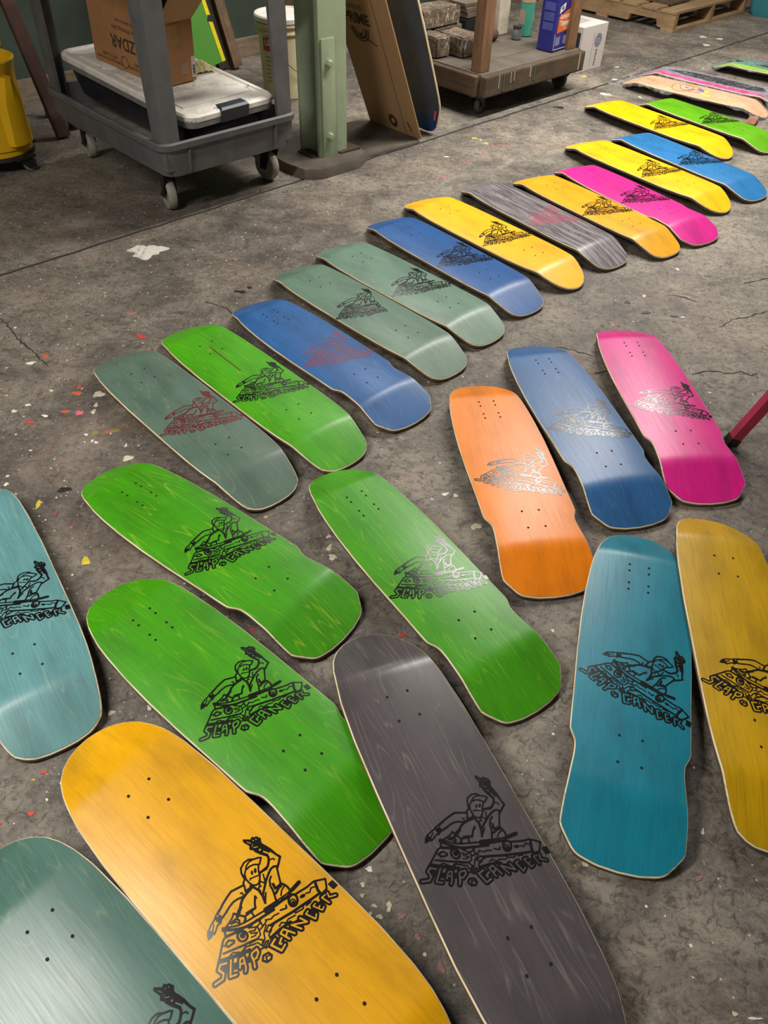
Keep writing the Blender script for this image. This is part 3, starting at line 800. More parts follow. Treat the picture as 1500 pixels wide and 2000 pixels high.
deck('a13', 'farthest bright yellow deck, round-tailed, beside the far green deck', 'round', 1.3057, 4.1462, -0.9204, 1.0702, 1.0469, (248, 190, 2), 13, group=G_BACK, lines=0.1, fibre=0.2)
deck('a14', 'lime green deck at the far end of the back row beside the bare wood deck', 'square', 1.569, 4.2463, -0.9349, 1.023, 1.0026, (98, 170, 14), 14, group=G_BACK, lines=0.3, line_rgb=GL)

deck('b1', 'blue-green deck cut off by the left edge of the picture', 'square', -0.7922, 1.014, -0.969, 0.9854, 1.0249, (92, 142, 144), 21, group=G_FRONT, lines=0.6, line_rgb=(170, 182, 160))
deck('b2', 'green deck with notched tail just below the sage deck with dark red print', 'shaped', -0.4028, 1.1874, -0.6204, 1.0007, 1.0102, GREEN, 22, group=G_FRONT, lines=0.75, line_rgb=GL)
deck('b3', 'green deck with notched tail between another green deck and the orange deck', 'shaped', 0.0735, 1.1325, -0.9562, 1.0105, 0.9678, GRN2, 23, group=G_FRONT, lines=0.6, line_rgb=GL)
deck('b4', 'green deck whose notched tail is half covered by the charcoal deck', 'shaped', -0.2889, 0.8003, -0.6833, 0.9998, 1.0324, GREEN, 24, group=G_FRONT, lines=0.45, line_rgb=GL)
deck('b5', 'large golden yellow round-nosed deck in the foreground', 'round', -0.1955, 0.425, -0.6973, 1.0062, 1.0535, (220, 160, 0), 25, group=G_FRONT, lines=0.12, fibre=0.3)
deck('b6', 'charcoal grey round-nosed deck in the foreground', 'round', 0.1444, 0.5484, -1.1348, 1.02, 1.0167, (82, 76, 78), 26, group=G_FRONT, roll=R_(-4.0), lift=0.009, lines=0.7, fibre=0.3, line_rgb=(150, 142, 140), rough=0.29)
deck('b7', 'dark sage deck in the bottom left corner, mostly out of frame', 'round', -0.2896, 0.2123, -0.6991, 1.0035, 0.985, (78, 112, 102), 27, group=G_FRONT, lines=0.6, line_rgb=(150, 160, 120), rough=0.3)
deck('b8', 'orange deck with notched tail', 'shaped', 0.313, 1.4816, -1.3998, 0.9983, 1.0301, (240, 132, 4), 28, group=G_FRONT, lines=0.1, fibre=0.3)
deck('b9', 'steel blue deck with notched tail between the orange and the magenta deck', 'shaped', 0.5141, 1.7054, -1.3202, 1.0086, 1.0186, (40, 94, 148), 29, group=G_FRONT, lines=0.3, line_rgb=(130, 170, 200))
deck('b10', 'magenta deck with notched tail leaning its edge by the red metal leg', 'shaped', 0.7649, 1.8096, -1.452, 1.0159, 0.9957, (214, 20, 132), 30, group=G_FRONT, lines=0.2, line_rgb=(244, 120, 170))
deck('b11', 'turquoise deck with notched tail below the blue deck', 'shaped', 0.5042, 0.8948, -1.8153, 1.0029, 0.995, (10, 124, 146), 31, group=G_FRONT, lines=0.15, fibre=0.3, line_rgb=(90, 170, 160))
deck('b12', 'mustard yellow deck cut off by the right edge of the picture', 'square', 0.7296, 0.938, -1.6729, 1.0008, 0.9867, (196, 154, 0), 32, group=G_FRONT, roll=R_(-3.4), lift=0.0075, shift=(0.051, 0, 0), lines=0.1, fibre=0.45)


def scratch(key, p0, p1, w, mat):
    m = MB()
    v, f = [], []
    for i in range(9):
        t = i / 8
        u = p0[0] + (p1[0] - p0[0]) * t
        q = p0[1] + (p1[1] - p0[1]) * t
        z = ZC - 0.007 * (abs(q) / 0.11) ** 2.2 + 0.0004
        v += [(u, q - w / 2, z), (u, q + w / 2, z)]
        if i:
            f.append((2 * i - 2, 2 * i - 1, 2 * i + 1, 2 * i))
    m.add(v, f)
    o = m.build('scratch', mat, DECKS[key])
    o['label'] = 'thin dark red scratch along the deck'
    return o


scratch('a2', (-.215, -.001), (-.05, -.005), .0035, plain('scratch_red', (92, 34, 26), .6))


# ------------------------------------------------------------------ decks in plastic bags at the far right
def plastic_material():
    k = N('clear_plastic_film')
    v = k.coords()
    f = k.noise(v, 26, 5, 0.7, 1.2)
    k.set(Base_Color=(0.92, 0.92, 0.94, 1), Roughness=0.12, IOR=1.3, Alpha=k.ramp(f, [(0.45, 0.03), (0.66, 0.26)]), Specular_IOR_Level=0.9)
    k.bump(f, 0.9, 0.02)
    return k.m


M_FILM = plastic_material()


def film(key, over, seed):
    """loose clear bag: a crumpled sleeve a little larger than the deck"""
    r = DECKS[key]
    rng = np.random.default_rng(seed)
    nu, nv = 64, 22
    U = np.linspace(-.437 - over, .44, nu)
    v, f = [], []
    ph = rng.uniform(0, 6.28, 8)
    for u in U:
        for j in range(nv):
            s = -1 + 2 * j / (nv - 1)
            y = s * (0.117 + 0.006 * math.sin(9 * u + ph[0]) + 0.006 * math.sin(31 * u + ph[1]))
            uu = min(max(u, -.43), .40)
            yy = min(abs(y), 0.108)
            z = float(ztop(uu, yy, SHAPES['round'])) + 0.004
            edge = max(0, abs(y) - 0.106)
            tipd = max(0, -.425 - u)
            z -= edge * 1.1 + tipd * 0.05
            z += 0.0035 * (math.sin(40 * u + 23 * y + ph[2]) * math.sin(29 * y * 3 + ph[3] + 13 * u) + 0.7 * math.sin(77 * u - 50 * y + ph[4]))
            v.append((u, y, max(z, 0.003)))
    for i in range(nu - 1):
        for j in range(nv - 1):
            f.append((i * nv + j, i * nv + j + 1, (i + 1) * nv + j + 1, (i + 1) * nv + j))
    o = raw('plastic_bag', v, f, M_FILM, r)
    o['label'] = 'crumpled clear plastic bag over the deck'


deck('c1', 'bare natural wood deck with a crayon scribble, bagged in clear plastic', 'round', 1.6408, 4.6888, -0.6865, 1.0002, 0.99, (226, 176, 134), 41, art=False, group='decks wrapped in plastic', lines=0.15, fibre=0.2)
deck('c2', 'pink-edged grey deck in a crumpled clear plastic bag', 'round', 1.80, 4.885, -0.70, 1.0, 0.97, (150, 142, 152), 42, art=False, group='decks wrapped in plastic', lines=0.2, fibre=0.3)
deck('c3', 'blue and green deck with black shapes, farthest of all the decks', 'round', 2.30, 5.14, -0.60, 1.0, 1.0, (104, 150, 120), 43, art=False, group='decks wrapped in plastic', lines=0.3, fibre=0.3)
film('c1', 0.05, 1)
film('c2', 0.06, 2)
film('c3', 0.035, 3)


def blob_on_deck(key, name, pts, mat, label=None, dz=0.0005):
    """flat printed patch following the face"""
    bm = bmesh.new()
    vs = [bm.verts.new((u, v, 0)) for u, v in pts]
    bm.faces.new(vs)
    bmesh.ops.triangulate(bm, faces=bm.faces)
    for _ in range(3):
        bmesh.ops.subdivide_edges(bm, edges=[e for e in bm.edges if e.calc_length() > 0.02], cuts=1)
        bmesh.ops.triangulate(bm, faces=bm.faces)
    for q in bm.verts:
        q.co.z = float(ztop(q.co.x, q.co.y, SHAPES['round'])) + dz
    bmesh.ops.recalc_face_normals(bm, faces=bm.faces)
    me = bpy.data.meshes.new(name)
    bm.to_mesh(me)
    bm.free()
    me.materials.append(mat)
    o = bpy.data.objects.new(name, me)
    COL.objects.link(o)
    o.parent = DECKS[key]
    if label:
        o['label'] = label
    return o


def ring_line(key, name, pts, w, mat, dz=0.0006):
    v, f = [], []
    n = len(pts)
    for i, p in enumerate(pts):
        a, b = pts[max(0, i - 1)], pts[min(n - 1, i + 1)]
        d = np.array([b[0] - a[0], b[1] - a[1]])
        d = d / (np.linalg.norm(d) + 1e-9)
        for s in (-1, 1):
            x, y = p[0] - s * d[1] * w / 2, p[1] + s * d[0] * w / 2
            v.append((x, y, float(ztop(x, y, SHAPES['round'])) + dz))
        if i:
            f.append((2 * i - 2, 2 * i - 1, 2 * i + 1, 2 * i))
    return raw(name, v, f, mat, DECKS[key], False)


def scribble(cx, cy, rx, ry, t0=0, t1=6.6, n=40, wob=0.0):
    return [(cx + rx * math.cos(t) * (1 + wob * math.sin(3 * t)), cy + ry * math.sin(t) * (1 + wob * math.cos(2 * t))) for t in np.linspace(t0, t1, n)]


M_CR = {c: plain('crayon_' + c, rgb, 0.7) for c, rgb in (('black', (70, 58, 62)), ('blue', (58, 84, 178)), ('yellow', (232, 190, 70)), ('red', (206, 72, 66)))}
ring_line('c1', 'crayon_line', scribble(-.085, -.01, .055, .075, wob=.1), .003, M_CR['black'])
ring_line('c1', 'crayon_line', scribble(-.03, -.005, .07, .06, 1.0, 6.2, wob=.15), .003, M_CR['black'])
ring_line('c1', 'crayon_line', scribble(.005, -.03, .045, .025, .4, 4.2), .004, M_CR['red'])
for p in ([(-.075, .0), (-.06, .012), (-.05, -.002), (-.065, -.012)], [(-.035, -.02), (-.012, -.008), (-.02, -.035)], [(-.01, .03), (.03, .022), (.04, -.005), (.012, -.004), (-.005, .012)]):
    blob_on_deck('c1', 'crayon_patch', p, M_CR['blue'])
for p in ([(-.045, .035), (-.015, .04), (-.02, .01)], [(.04, .03), (.075, .012), (.06, -.03), (.035, -.01)], [(.045, -.035), (.1, -.045), (.09, -.075), (.05, -.065)]):
    blob_on_deck('c1', 'crayon_patch', p, M_CR['yellow'])
M_PINKP = plain('pink_print', (226, 60, 140), 0.4)
M_BLKP = plain('black_print', (44, 44, 48), 0.4)
blob_on_deck('c2', 'printed_band', [(-.40, -.045), (-.33, -.085), (-.2, -.098), (0, -.1), (.2, -.1), (.32, -.08), (.3, -.06), (0, -.062), (-.2, -.062), (-.34, -.04)], M_PINKP, 'hot pink band along the edge')
blob_on_deck('c2', 'printed_shape', [(-.30, .0), (-.2, .05), (0, .075), (.25, .06), (.3, 0), (.2, -.04), (0, -.05), (-.18, -.03)], M_BLKP, 'large black shape')
M_LIME = plain('lime_print', (150, 205, 50), 0.4)
blob_on_deck('c3', 'printed_band', [(-.41, -.04), (-.36, -.082), (-.25, -.1), (-.1, -.104), (.2, -.104), (.2, -.07), (-.1, -.068), (-.28, -.05)], M_LIME, 'lime green edge band')
blob_on_deck('c3', 'printed_shape', [(-.38, .0), (-.36, .035), (-.30, .045), (-.27, .02), (-.30, -.03), (-.35, -.025)], M_BLKP)
blob_on_deck('c3', 'printed_shape', [(-.2, -.01), (-.1, .05), (.1, .07), (.25, .04), (.22, -.03), (0, -.04)], M_BLKP)
blob_on_deck('c3', 'printed_shape', [(-.26, .05), (-.2, .06), (-.12, .075), (-.2, .088), (-.27, .08)], plain('sky_print', (92, 140, 190), .4))

# reddish stick of wood on the floor by the bagged deck
m = MB()
m.box((-.024, -.075, 0), (.024, .075, .022), bev=.003)
o = m.build('wood_block', wood('redwood', (142, 98, 78), 1, .7))
o.location = (1.85, 4.35, 0)
o.rotation_euler = (0, 0, math.radians(-28))
tag(o, 'short reddish wood block lying by the bare wood deck', 'wood block')

# ------------------------------------------------------------------ structure behind: green wall with a dirty kick board
WALL_B = 4.43
M_GREEN = plain('dark_green_wall_paint', (54, 66, 55), 0.6, var=0.4, scale=2.5, bump=0.2)
m = MB()
m.box((-4, WALL_B, 0), (14, WALL_B + 0.12, 3.4))
o = m.build('wall_back', M_GREEN)
o.rotation_euler = (0, 0, ANG)
o['kind'] = 'structure'
WALL = o
m = MB()
m.box((-4, WALL_B - 0.022, 0), (14, WALL_B, 0.10), bev=.003)
o = m.build('baseboard_back', wood('dirty_board', (128, 112, 92), 0, .8, dirt=.5))
o.rotation_euler = (0, 0, ANG)
o['kind'] = 'structure'
m = MB()
for a, w in ((3.32, .09), (5.2, .09), (1.35, .09), (7.0, .09)):
    mm = MB()
    mm.box((a, WALL_B - .05, .1), (a + w, WALL_B, 3.4), bev=.004)
    s = mm.build('wall_stud', wood('brown_stud', (86, 58, 42), 2, .8, dirt=.4), WALL)
mm = MB()
mm.box((3.42, WALL_B - .03, .30), (4.6, WALL_B - .002, 1.6), bev=.004)
mm.build('wall_panel', plain('grey_hatch_paint', (118, 110, 100), .7), WALL)


# ------------------------------------------------------------------ grey utility cart
M_CART = plain('grey_cart_plastic', (92, 92, 92), 0.58, var=0.22, scale=9, bump=0.12)
M_RUB = plain('caster_rubber', (150, 144, 132), 0.65)
M_DKMET = plain('dark_caster_metal', (60, 58, 55), 0.45, 0.7)


def caster(parent, x, y, yaw, r=0.062, w=0.034, top=0.17, mat=None):
    c = MB()
    c.box((-.045, -.035, top - .012), (.045, .035, top), bev=.002)
    for s in (-1, 1):
        c.loft([[(-.035, s * .024 - .002, top - .012), (.03, s * .024 - .002, top - .012), (.03, s * .024 + .002, top - .012), (-.035, s * .024 + .002, top - .012)],
                [(.012, s * .024 - .002, r - .012), (.045, s * .024 - .002, r - .012), (.045, s * .024 + .002, r - .012), (.012, s * .024 + .002, r - .012)]])
    c.tube([(.028, -.032, r), (.028, .032, r)], .007, 8)
    o = c.build('caster', M_DKMET, parent)
    o.location = (x, y, 0)
    o.rotation_euler = (0, 0, yaw)
    k = MB()
    Mx = Matrix.Translation((.028, 0, r)) @ Matrix.Rotation(math.pi / 2, 4, 'X')
    k.lathe([(r * .45, -w * .38), (r * .62, -w * .38), (r * .74, -w / 2), (r * .93, -w / 2), (r, -w * .3), (r, w * .3), (r * .93, w / 2), (r * .74, w / 2), (r * .62, w * .38), (r * .45, w * .38)], 28, Mx)
    k.build('wheel', mat or M_RUB, o, True)
    return o


def cart():
    r = thing('utility_cart', 'grey plastic two-shelf utility cart on casters', 'cart', rm(1.725, 3.11), ANG)
    t = MB()
    ring = lambda hx, hy, rad, z: rrect(hx, hy, rad, z, 6)
    t.loft([ring(.275, .43, .05, .165), ring(.29, .445, .05, .172), ring(.305, .455, .045, .262), ring(.316, .466, .05, .272), ring(.318, .468, .05, .292),
            ring(.312, .462, .048, .298), ring(.298, .448, .04, .294), ring(.285, .436, .04, .205), ring(.27, .42, .04, .195)])
    t.build('lower_tray', M_CART, r, True)
    u = MB()
    u.loft([ring(.275, .43, .05, .775), ring(.29, .445, .05, .78), ring(.305, .455, .045, .862), ring(.318, .468, .05, .875), ring(.318, .468, .05, .892),
            ring(.312, .462, .048, .898), ring(.298, .448, .04, .894), ring(.285, .436, .04, .83), ring(.27, .42, .04, .825)])
    u.build('upper_tray', M_CART, r, True)
    for sx in (-1, 1):
        for sy in (-1, 1):
            p = MB()
            # moulded angle-section leg, open towards the inside of the cart
            def sec(w, z, t=.016):
                ox, oy = sx * .296, sy * .446
                return [(ox - sx * x, oy - sy * y, z) for x, y in ((.004, 0), (w, 0), (w, t), (t + .008, t), (t, t + .008), (t, w), (0, w), (0, .012))]
            p.loft([sec(.064, .196), sec(.070, .3), sec(.084, .78)])
            p.build('post', M_CART, r, True)
            if sy < 0:      # moulded front rib beside the corner
                q = MB()
                q.loft([[(sx * .20 - .004, -.452, .18), (sx * .20 + .004, -.452, .18), (sx * .20 + .004, -.43, .18), (sx * .20 - .004, -.43, .18)],
                        [(sx * .20 - .004, -.466, .262), (sx * .20 + .004, -.466, .262), (sx * .20 + .004, -.43, .262), (sx * .20 - .004, -.43, .262)]])
                q.build('rib', M_CART, r)
    caster(r, -.235, -.33, R_(75))
    caster(r, .255, -.335, R_(95))
    caster(r, -.205, .375, R_(80))
    caster(r, .235, .375, R_(80))
    return r


CART = cart()

# flattened cardboard lying in the tray
m = MB()
m.box((-.09, -.33, 0), (.10, .34, .006), bev=.001)
m.box((-.085, -.30, .006), (.085, .1, .010), Matrix.Rotation(R_(4), 4, 'Z'), bev=.001)
o = m.build('cardboard_sheet', plain('grey_board', (130, 122, 112), .8, var=.3, scale=14))
o.location = rm(1.56, 3.13, .1965)
o.rotation_euler = (0, 0, ANG)
tag(o, 'dirty flattened cardboard lying in the lower tray of the grey cart', 'cardboard')


# ------------------------------------------------------------------ storage bin with white lid
def storage_bin():
    r = thing('storage_bin', 'long dark storage bin with dirty white lid and blue latch on the cart', 'storage bin', rm(1.755, 2.70, .208), ANG)
    r.rotation_euler = (R_(3.6), 0, ANG + R_(3.5))
    b = MB()
    b.loft([rrect(.165, .375, .05, 0, 5, 0, .43), rrect(.175, .39, .05, .012, 5, 0, .43), rrect(.195, .425, .05, .115, 5, 0, .43), rrect(.205, .44, .05, .118, 5, 0, .43), rrect(.205, .44, .05, .128, 5, 0, .43)])
    k = N('smoked_plastic')
    f = k.noise(k.coords(), 9, 5, .6)
    k.set(Base_Color=k.ramp(f, [(.3, srgb(26, 27, 30)), (.7, srgb(52, 53, 56))]), Roughness=.3)
    b.build('tub', k.m, r, True)
    rim = MB()
    rim.loft([rrect(.206, .441, .05, .112, 5, 0, .43), rrect(.211, .446, .05, .112, 5, 0, .43), rrect(.213, .448, .05, .138, 5, 0, .43), rrect(.206, .441, .05, .138, 5, 0, .43)], cap0=False, cap1=False)
    rim.build('lid_skirt', plain('clear_grey_plastic', (120, 120, 120), .35), r, True)
    k = N('dirty_white_lid')
    v = k.coords()
    d = k.ramp(k.noise(v, 7, 7, .75), [(.50, 0.0), (.66, 1.0)])
    d2 = k.ramp(k.noise(k.coords((1, 1, 1), (4, 0, 0)), 22, 5, .8), [(.60, 0.0), (.66, 1.0)])
    c = k.mix(k.math('MULTIPLY', d, .55), srgb(226, 220, 210), srgb(140, 130, 118))
    c = k.mix(k.math('MULTIPLY', d2, .7), c, srgb(46, 42, 40))
    k.set(Base_Color=c, Roughness=.5)
    l = MB()
    l.loft([rrect(.214, .449, .055, .134, 6, 0, .43), rrect(.214, .449, .055, .150, 6, 0, .43), rrect(.206, .441, .05, .157, 6, 0, .43), rrect(.190, .425, .045, .157, 6, 0, .43),
            rrect(.184, .419, .042, .152, 6, 0, .43), rrect(.02, .2, .01, .152, 6, 0, .43)])
    lid = l.build('lid', k.m, r, True)
    for y in (.18, .43, .68):
        q = MB()
        q.box((-.165, y - .10, .150), (.165, y + .10, .1555), bev=.002)
        q.build('lid_panel', k.m, lid, True)
    s = MB()
    s.loft([[(-.065, -.022, .112), (.065, -.022, .112), (.065, -.012, .112), (-.065, -.012, .112)], [(-.065, -.026, .155), (.065, -.026, .155), (.065, -.012, .155), (-.065, -.012, .155)],
            [(-.06, -.018, .163), (.06, -.018, .163), (.06, .02, .163), (-.06, .02, .163)]])
    s.build('latch', plain('navy_latch_plastic', (34, 40, 52), .4), r, True)['label'] = 'dark navy blue latch'
    return r


BIN = storage_bin()

# ------------------------------------------------------------------ carton standing upside down on the bin
M_CARD = plain('brown_cardboard', (156, 112, 70), .8, var=.12, scale=7)
M_CARD2 = plain('inner_cardboard', (172, 134, 92), .85, var=.1, scale=7)
M_PRINT = plain('faded_black_print', (58, 42, 30), .85)
M_TAPE = plain('packing_tape', (150, 116, 76), .25)


def carton():
    r = thing('carton', 'open brown cardboard carton with upside-down lettering on the white bin lid', 'box', rm(1.635, 2.955, .3845), ANG + R_(7.5))
    r.rotation_euler = (R_(3.4), R_(.2), ANG + R_(7.5))
    W, D, H, t = .158, .43, .215, .004
    b = MB()
    b.box((0, 0, 0), (W, D, t))
    b.box((0, 0, t), (W, t, H))
    b.box((0, D - t, t), (W, D, H))
    b.box((0, t, t), (t, D - t, H))
    b.box((W - t, t, t), (W, D - t, H))
    b.build('body', M_CARD, r)

    def flap(name, hinge, e0, e1, length, fold, taper, mat):
        # hinge point, edge ends, outward fold direction
        p0, p1 = Vector(e0), Vector(e1)
        d = Vector(fold).normalized() * length
        ed = (p1 - p0).normalized() * taper
        nrm = (p1 - p0).cross(d).normalized() * .0035
        q = [p0, p1, p1 + d - ed, p0 + d + ed]
        mm = MB()
        mm.add([tuple(x) for x in q] + [tuple(x + nrm) for x in q], [(0, 1, 2, 3), (7, 6, 5, 4), (0, 4, 5, 1), (1, 5, 6, 2), (2, 6, 7, 3), (3, 7, 4, 0)])
        return mm.build(name, mat, r)
    flap('flap', 0, (0, 0, H), (W, 0, H), .115, (.10, -.45, .6), -.012, M_CARD2)['label'] = 'bent-out front flap'
    flap('flap', 0, (0, 0, H), (0, D, H), .16, (-.06, 0, 1), .002, M_CARD)
    flap('flap', 0, (W, 0, H), (W, D, H), .10, (.5, 0, .5), .002, M_CARD)
    flap('flap', 0, (0, D, H), (W, D, H), .09, (0, .5, .55), .01, M_CARD2)
    # face x = 0 looks left: lettering stands on its head
    F = lambda y, z: frame((-.0008, y, z), (0, 1, 0), (0, 0, -1))
    text('lettering', 'NAZDAR', .062, M_PRINT, r, F(.19, .10), sx=.9, thick=.0012)
    text('lettering', 'Screen Printing Inks', .022, M_PRINT, r, F(.20, .148))
    text('lettering', 'Right the first time', .016, M_PRINT, r, F(.20, .175))
    for y0 in (.33, .13):
        text('lettering', 'CORRUGATED BOARD\nRECYCLABLE', .0165, M_PRINT, r, F(y0, .03))
    g = MB()
    for rad in (.022,):
        for i in range(24):
            a0, a1 = 2 * math.pi * i / 24, 2 * math.pi * (i + 1) / 24
            g.add([(-.0008, .235 + q * math.cos(a), .032 + q * math.sin(a)) for q, a in ((rad, a0), (rad, a1), (rad - .003, a1), (rad - .003, a0))], [(0, 1, 2, 3)])
    g.build('printed_seal', M_PRINT, r)
    g = MB()
    for i in range(24):
        a0, a1 = 2 * math.pi * i / 24, 2 * math.pi * (i + 1) / 24
        g.add([(-.012, .33 + q * math.cos(a), .285 + q * math.sin(a)) for q, a in ((.024, a0), (.024, a1), (.016, a1), (.016, a0))], [(0, 1, 2, 3)])
    g.build('printed_seal', M_PRINT, r)
    # tape and shipping label on the end
    g = MB()
    g.box((.06, -.0012, .125), (.10, 0, .205))
    g.build('tape', M_TAPE, r)
    g = MB()
    g.box((.085, -.0012, .03), (.125, 0, .07))
    g.build('tape', plain('pinkish_label', (150, 118, 96), .6), r)
    g = MB()
    g.box((.139, -.0012, .012), (.1585, 0, .085))
    g.build('shipping_label', plain('white_label', (205, 200, 192), .6), r)
    g = MB()
    for i in range(9):
        g.box((.143, -.0018, .02 + .004 * i), (.155, -.0011, .0215 + .004 * i + .0008 * (i % 3)))
    g.build('barcode', M_PRINT, r)
    return r


carton()

# pale crumpled glove behind the carton on the lid
m = MB()
rng = np.random.default_rng(5)
vs, fs = [], []
n, k = 14, 10
for i in range(n):
    for j in range(k):
        x, y = (i / (n - 1) - .5) * .11, (j / (k - 1) - .5) * .08
        r2 = (x / .055) ** 2 + (y / .04) ** 2
        z = max(0, .032 * (1 - r2)) + .007 * rng.random()
        vs.append((x + .006 * rng.random(), y + .006 * rng.random(), z))
for i in range(n - 1):
    for j in range(k - 1):
        fs.append((i * k + j, (i + 1) * k + j, (i + 1) * k + j + 1, i * k + j + 1))
m.add(vs, fs)
o = m.build('work_glove', plain('pale_glove', (190, 180, 130), .8))
o.location = rm(1.86, 3.06, .3885)
o.rotation_euler = (R_(3.5), 0, ANG)
tag(o, 'pale crumpled rubber glove beside the carton on the bin lid', 'glove')


# ------------------------------------------------------------------ pail behind the cart
def pail():
    r = thing('pail', 'cream plastic pail with white lid and red label behind the cart', 'bucket', rm(2.78, 3.70), ANG)
    M_PAIL = plain('cream_plastic', (206, 196, 158), .45, var=.08, scale=5)
    b = MB()
    b.lathe([(.118, .0), (.122, .004), (.131, .30), (.134, .302), (.141, .302), (.141, .309), (.133, .311), (.134, .335), (.145, .336), (.145, .345), (.134, .347), (.134, .36)], 40)
    b.build('body', M_PAIL, r, True)
    l = MB()
    l.lathe([(.137, .352), (.146, .352), (.148, .372), (.143, .379), (.128, .379), (.126, .373), (.001, .373)], 40, cap1=True)
    l.build('lid', plain('white_lid_plastic', (228, 224, 214), .4, var=.05), r, True)

    def patch(name, a0, a1, z0, z1, mat, off=.0012):
        q = MB()
        n = 12
        R = lambda z: .122 + (.131 - .122) * z / .30 + off
        vs = []
        for i in range(n + 1):
            t = R_(a0 + (a1 - a0) * i / n)
            for z in (z0, z1):
                vs.append((R(z) * math.cos(t), R(z) * math.sin(t), z))
        q.add(vs, [(2 * i, 2 * i + 2, 2 * i + 3, 2 * i + 1) for i in range(n)])
        return q.build(name, mat, r, True)
    M_RED = plain('red_label_ink', (190, 52, 44), .5)
    M_WT = plain('label_white', (232, 226, 214), .5)
    # camera looks from about 233 degrees in room frame
    patch('label', 178, 216, .225, .285, M_RED)['label'] = 'red label with white letters'
    a = R_(198)
    text('lettering', 'ULIS', .036, M_WT, r, frame((.1325 * math.cos(a), .1325 * math.sin(a), .262), (-math.sin(a), math.cos(a), 0), (0, 0, 1)), sx=.85, thick=.0008)
    for i in range(7):
        patch('fine_print', 182 + 3 * (i % 2), 198, .195 - .019 * i, .199 - .019 * i, plain('tan_ink', (150, 112, 80), .6))
        patch('fine_print', 201, 214 - 4 * (i % 3), .192 - .019 * i, .196 - .019 * i, plain('tan_ink', (150, 112, 80), .6))
    patch('label', 262, 292, .18, .27, M_RED)
    patch('label', 262, 292, .10, .17, M_RED)
    patch('label', 266, 288, .11, .16, M_WT, .0018)
    h = MB()
    pts = []
    for i in range(21):
        t = math.pi * i / 20
        ang = R_(196 + 180 * i / 20)
        pts.append((.148 * math.cos(ang), .148 * math.sin(ang), .305 - .19 * math.sin(t)))
    h.tube(pts, .0022, 6)
    h.build('wire_handle', plain('steel_wire', (120, 116, 108), .35, .9), r, True)
    return r


pail()


# ------------------------------------------------------------------ column on its concrete pad
M_PAD = plain('dark_concrete', (84, 76, 66), .85, var=.35, scale=9, bump=.4)
m = MB()
top = [(2.085, 2.80), (2.10, 2.70), (2.16, 2.655), (2.36, 2.65), (2.455, 2.70), (2.47, 2.80), (2.47, 3.10), (2.10, 3.10)]
cen = (2.28, 2.86)
gr = lambda s, z: [tuple(rm(cen[0] + (a - cen[0]) * s, cen[1] + (b - cen[1]) * s, z)) for a, b in top]
m.loft([gr(1.04, 0.0), gr(1.02, .028), gr(.99, .040), gr(.6, .044)])
o = m.build('trim_1', M_PAD, None, True)
o['kind'] = 'structure'
m = MB()
top2 = [(2.44, 2.715), (2.80, 2.70), (2.85, 2.75), (2.86, 3.06), (2.80, 3.12), (2.44, 3.12)]
cen2 = (2.65, 2.9)
gr2 = lambda s, z: [tuple(rm(cen2[0] + (a - cen2[0]) * s, cen2[1] + (b - cen2[1]) * s, z)) for a, b in top2]
m.loft([gr2(1.0, 0.0), gr2(.985, .009), gr2(.6, .011)])
o = m.build('trim_2', M_PAD, None, True)
o['kind'] = 'structure'


def column():
    k = N('sage_green_enamel')
    v = k.coords()
    chip = k.ramp(k.noise(v, 11, 7, .8), [(.66, 0.0), (.70, 1.0)])
    c = k.ramp(k.noise(v, 3.5, 5, .6), [(.3, srgb(140, 158, 128)), (.7, srgb(164, 180, 150))])
    c = k.mix(k.math('MULTIPLY', chip, .8), c, srgb(86, 62, 48))
    c = k.mix(k.math('MULTIPLY', k.ramp(k.noise(k.coords((9, 9, 1.5)), 2.0, 5, .7), [(.5, 0.0), (.75, 1.0)]), .35), c, srgb(92, 100, 84))
    k.set(Base_Color=c, Roughness=.42)
    k.bump(k.noise(v, 60, 4), .12, .003)
    Mg = k.m
    r = bpy.data.objects.new('trim_3', None)
    COL.objects.link(r)
    r.location = rm(2.235, 2.752, .043)
    r.rotation_euler = (0, 0, ANG)
    r['kind'] = 'structure'
    r['label'] = 'green painted steel column with bolted splice plate'
    W, D, H = .155, .15, 3.3
    # section: flat face towards -y, side towards -x dished like a rolled channel
    sec = [(.0, 0), (W, 0), (W, D), (0, D)]
    dish = [(0.004 * math.sin(math.pi * i / 10) * 0 + .030 * math.sin(math.pi * i / 10) ** 0.7, D - .022 - (D - .044) * i / 10) for i in range(11)]
    sec = [(.004, 0), (W - .004, 0), (W, .004), (W, D), (.004, D), (0, D - .006), (0, D - .018)] + dish + [(0, .018), (0, .006)]
    b = MB()
    b.loft([[(x, y, 0) for x, y in sec], [(x, y, H) for x, y in sec]])
    b.build('column_shaft', Mg, r, True)
    p = MB()
    p.box((.012, -.009, -.004), (.082, 0, .46), bev=.002)
    plate = p.build('splice_plate', Mg, r, True)
    for z in (.37, .085):
        q = MB()
        q.lathe([(.019, 0), (.019, .003), (.0001, .003)], 6, Matrix.Translation((.046, -.009, z)) @ Matrix.Rotation(math.pi / 2, 4, 'X'))
        q.lathe([(.0155, .003), (.0155, .014), (.011, .017), (.0001, .017)], 6, Matrix.Translation((.046, -.009, z)) @ Matrix.Rotation(math.pi / 2, 4, 'X'))
        q.build('bolt', Mg, plate)
    f = MB()
    f.box((-.035, .02, -.004), (.02, .12, .008), bev=.002)
    f.box((.10, -.02, -.004), (.215, .10, .008), bev=.002)
    f.build('base_plate', plain('rusty_steel', (72, 58, 48), .7, .3), r)
    return r


column()


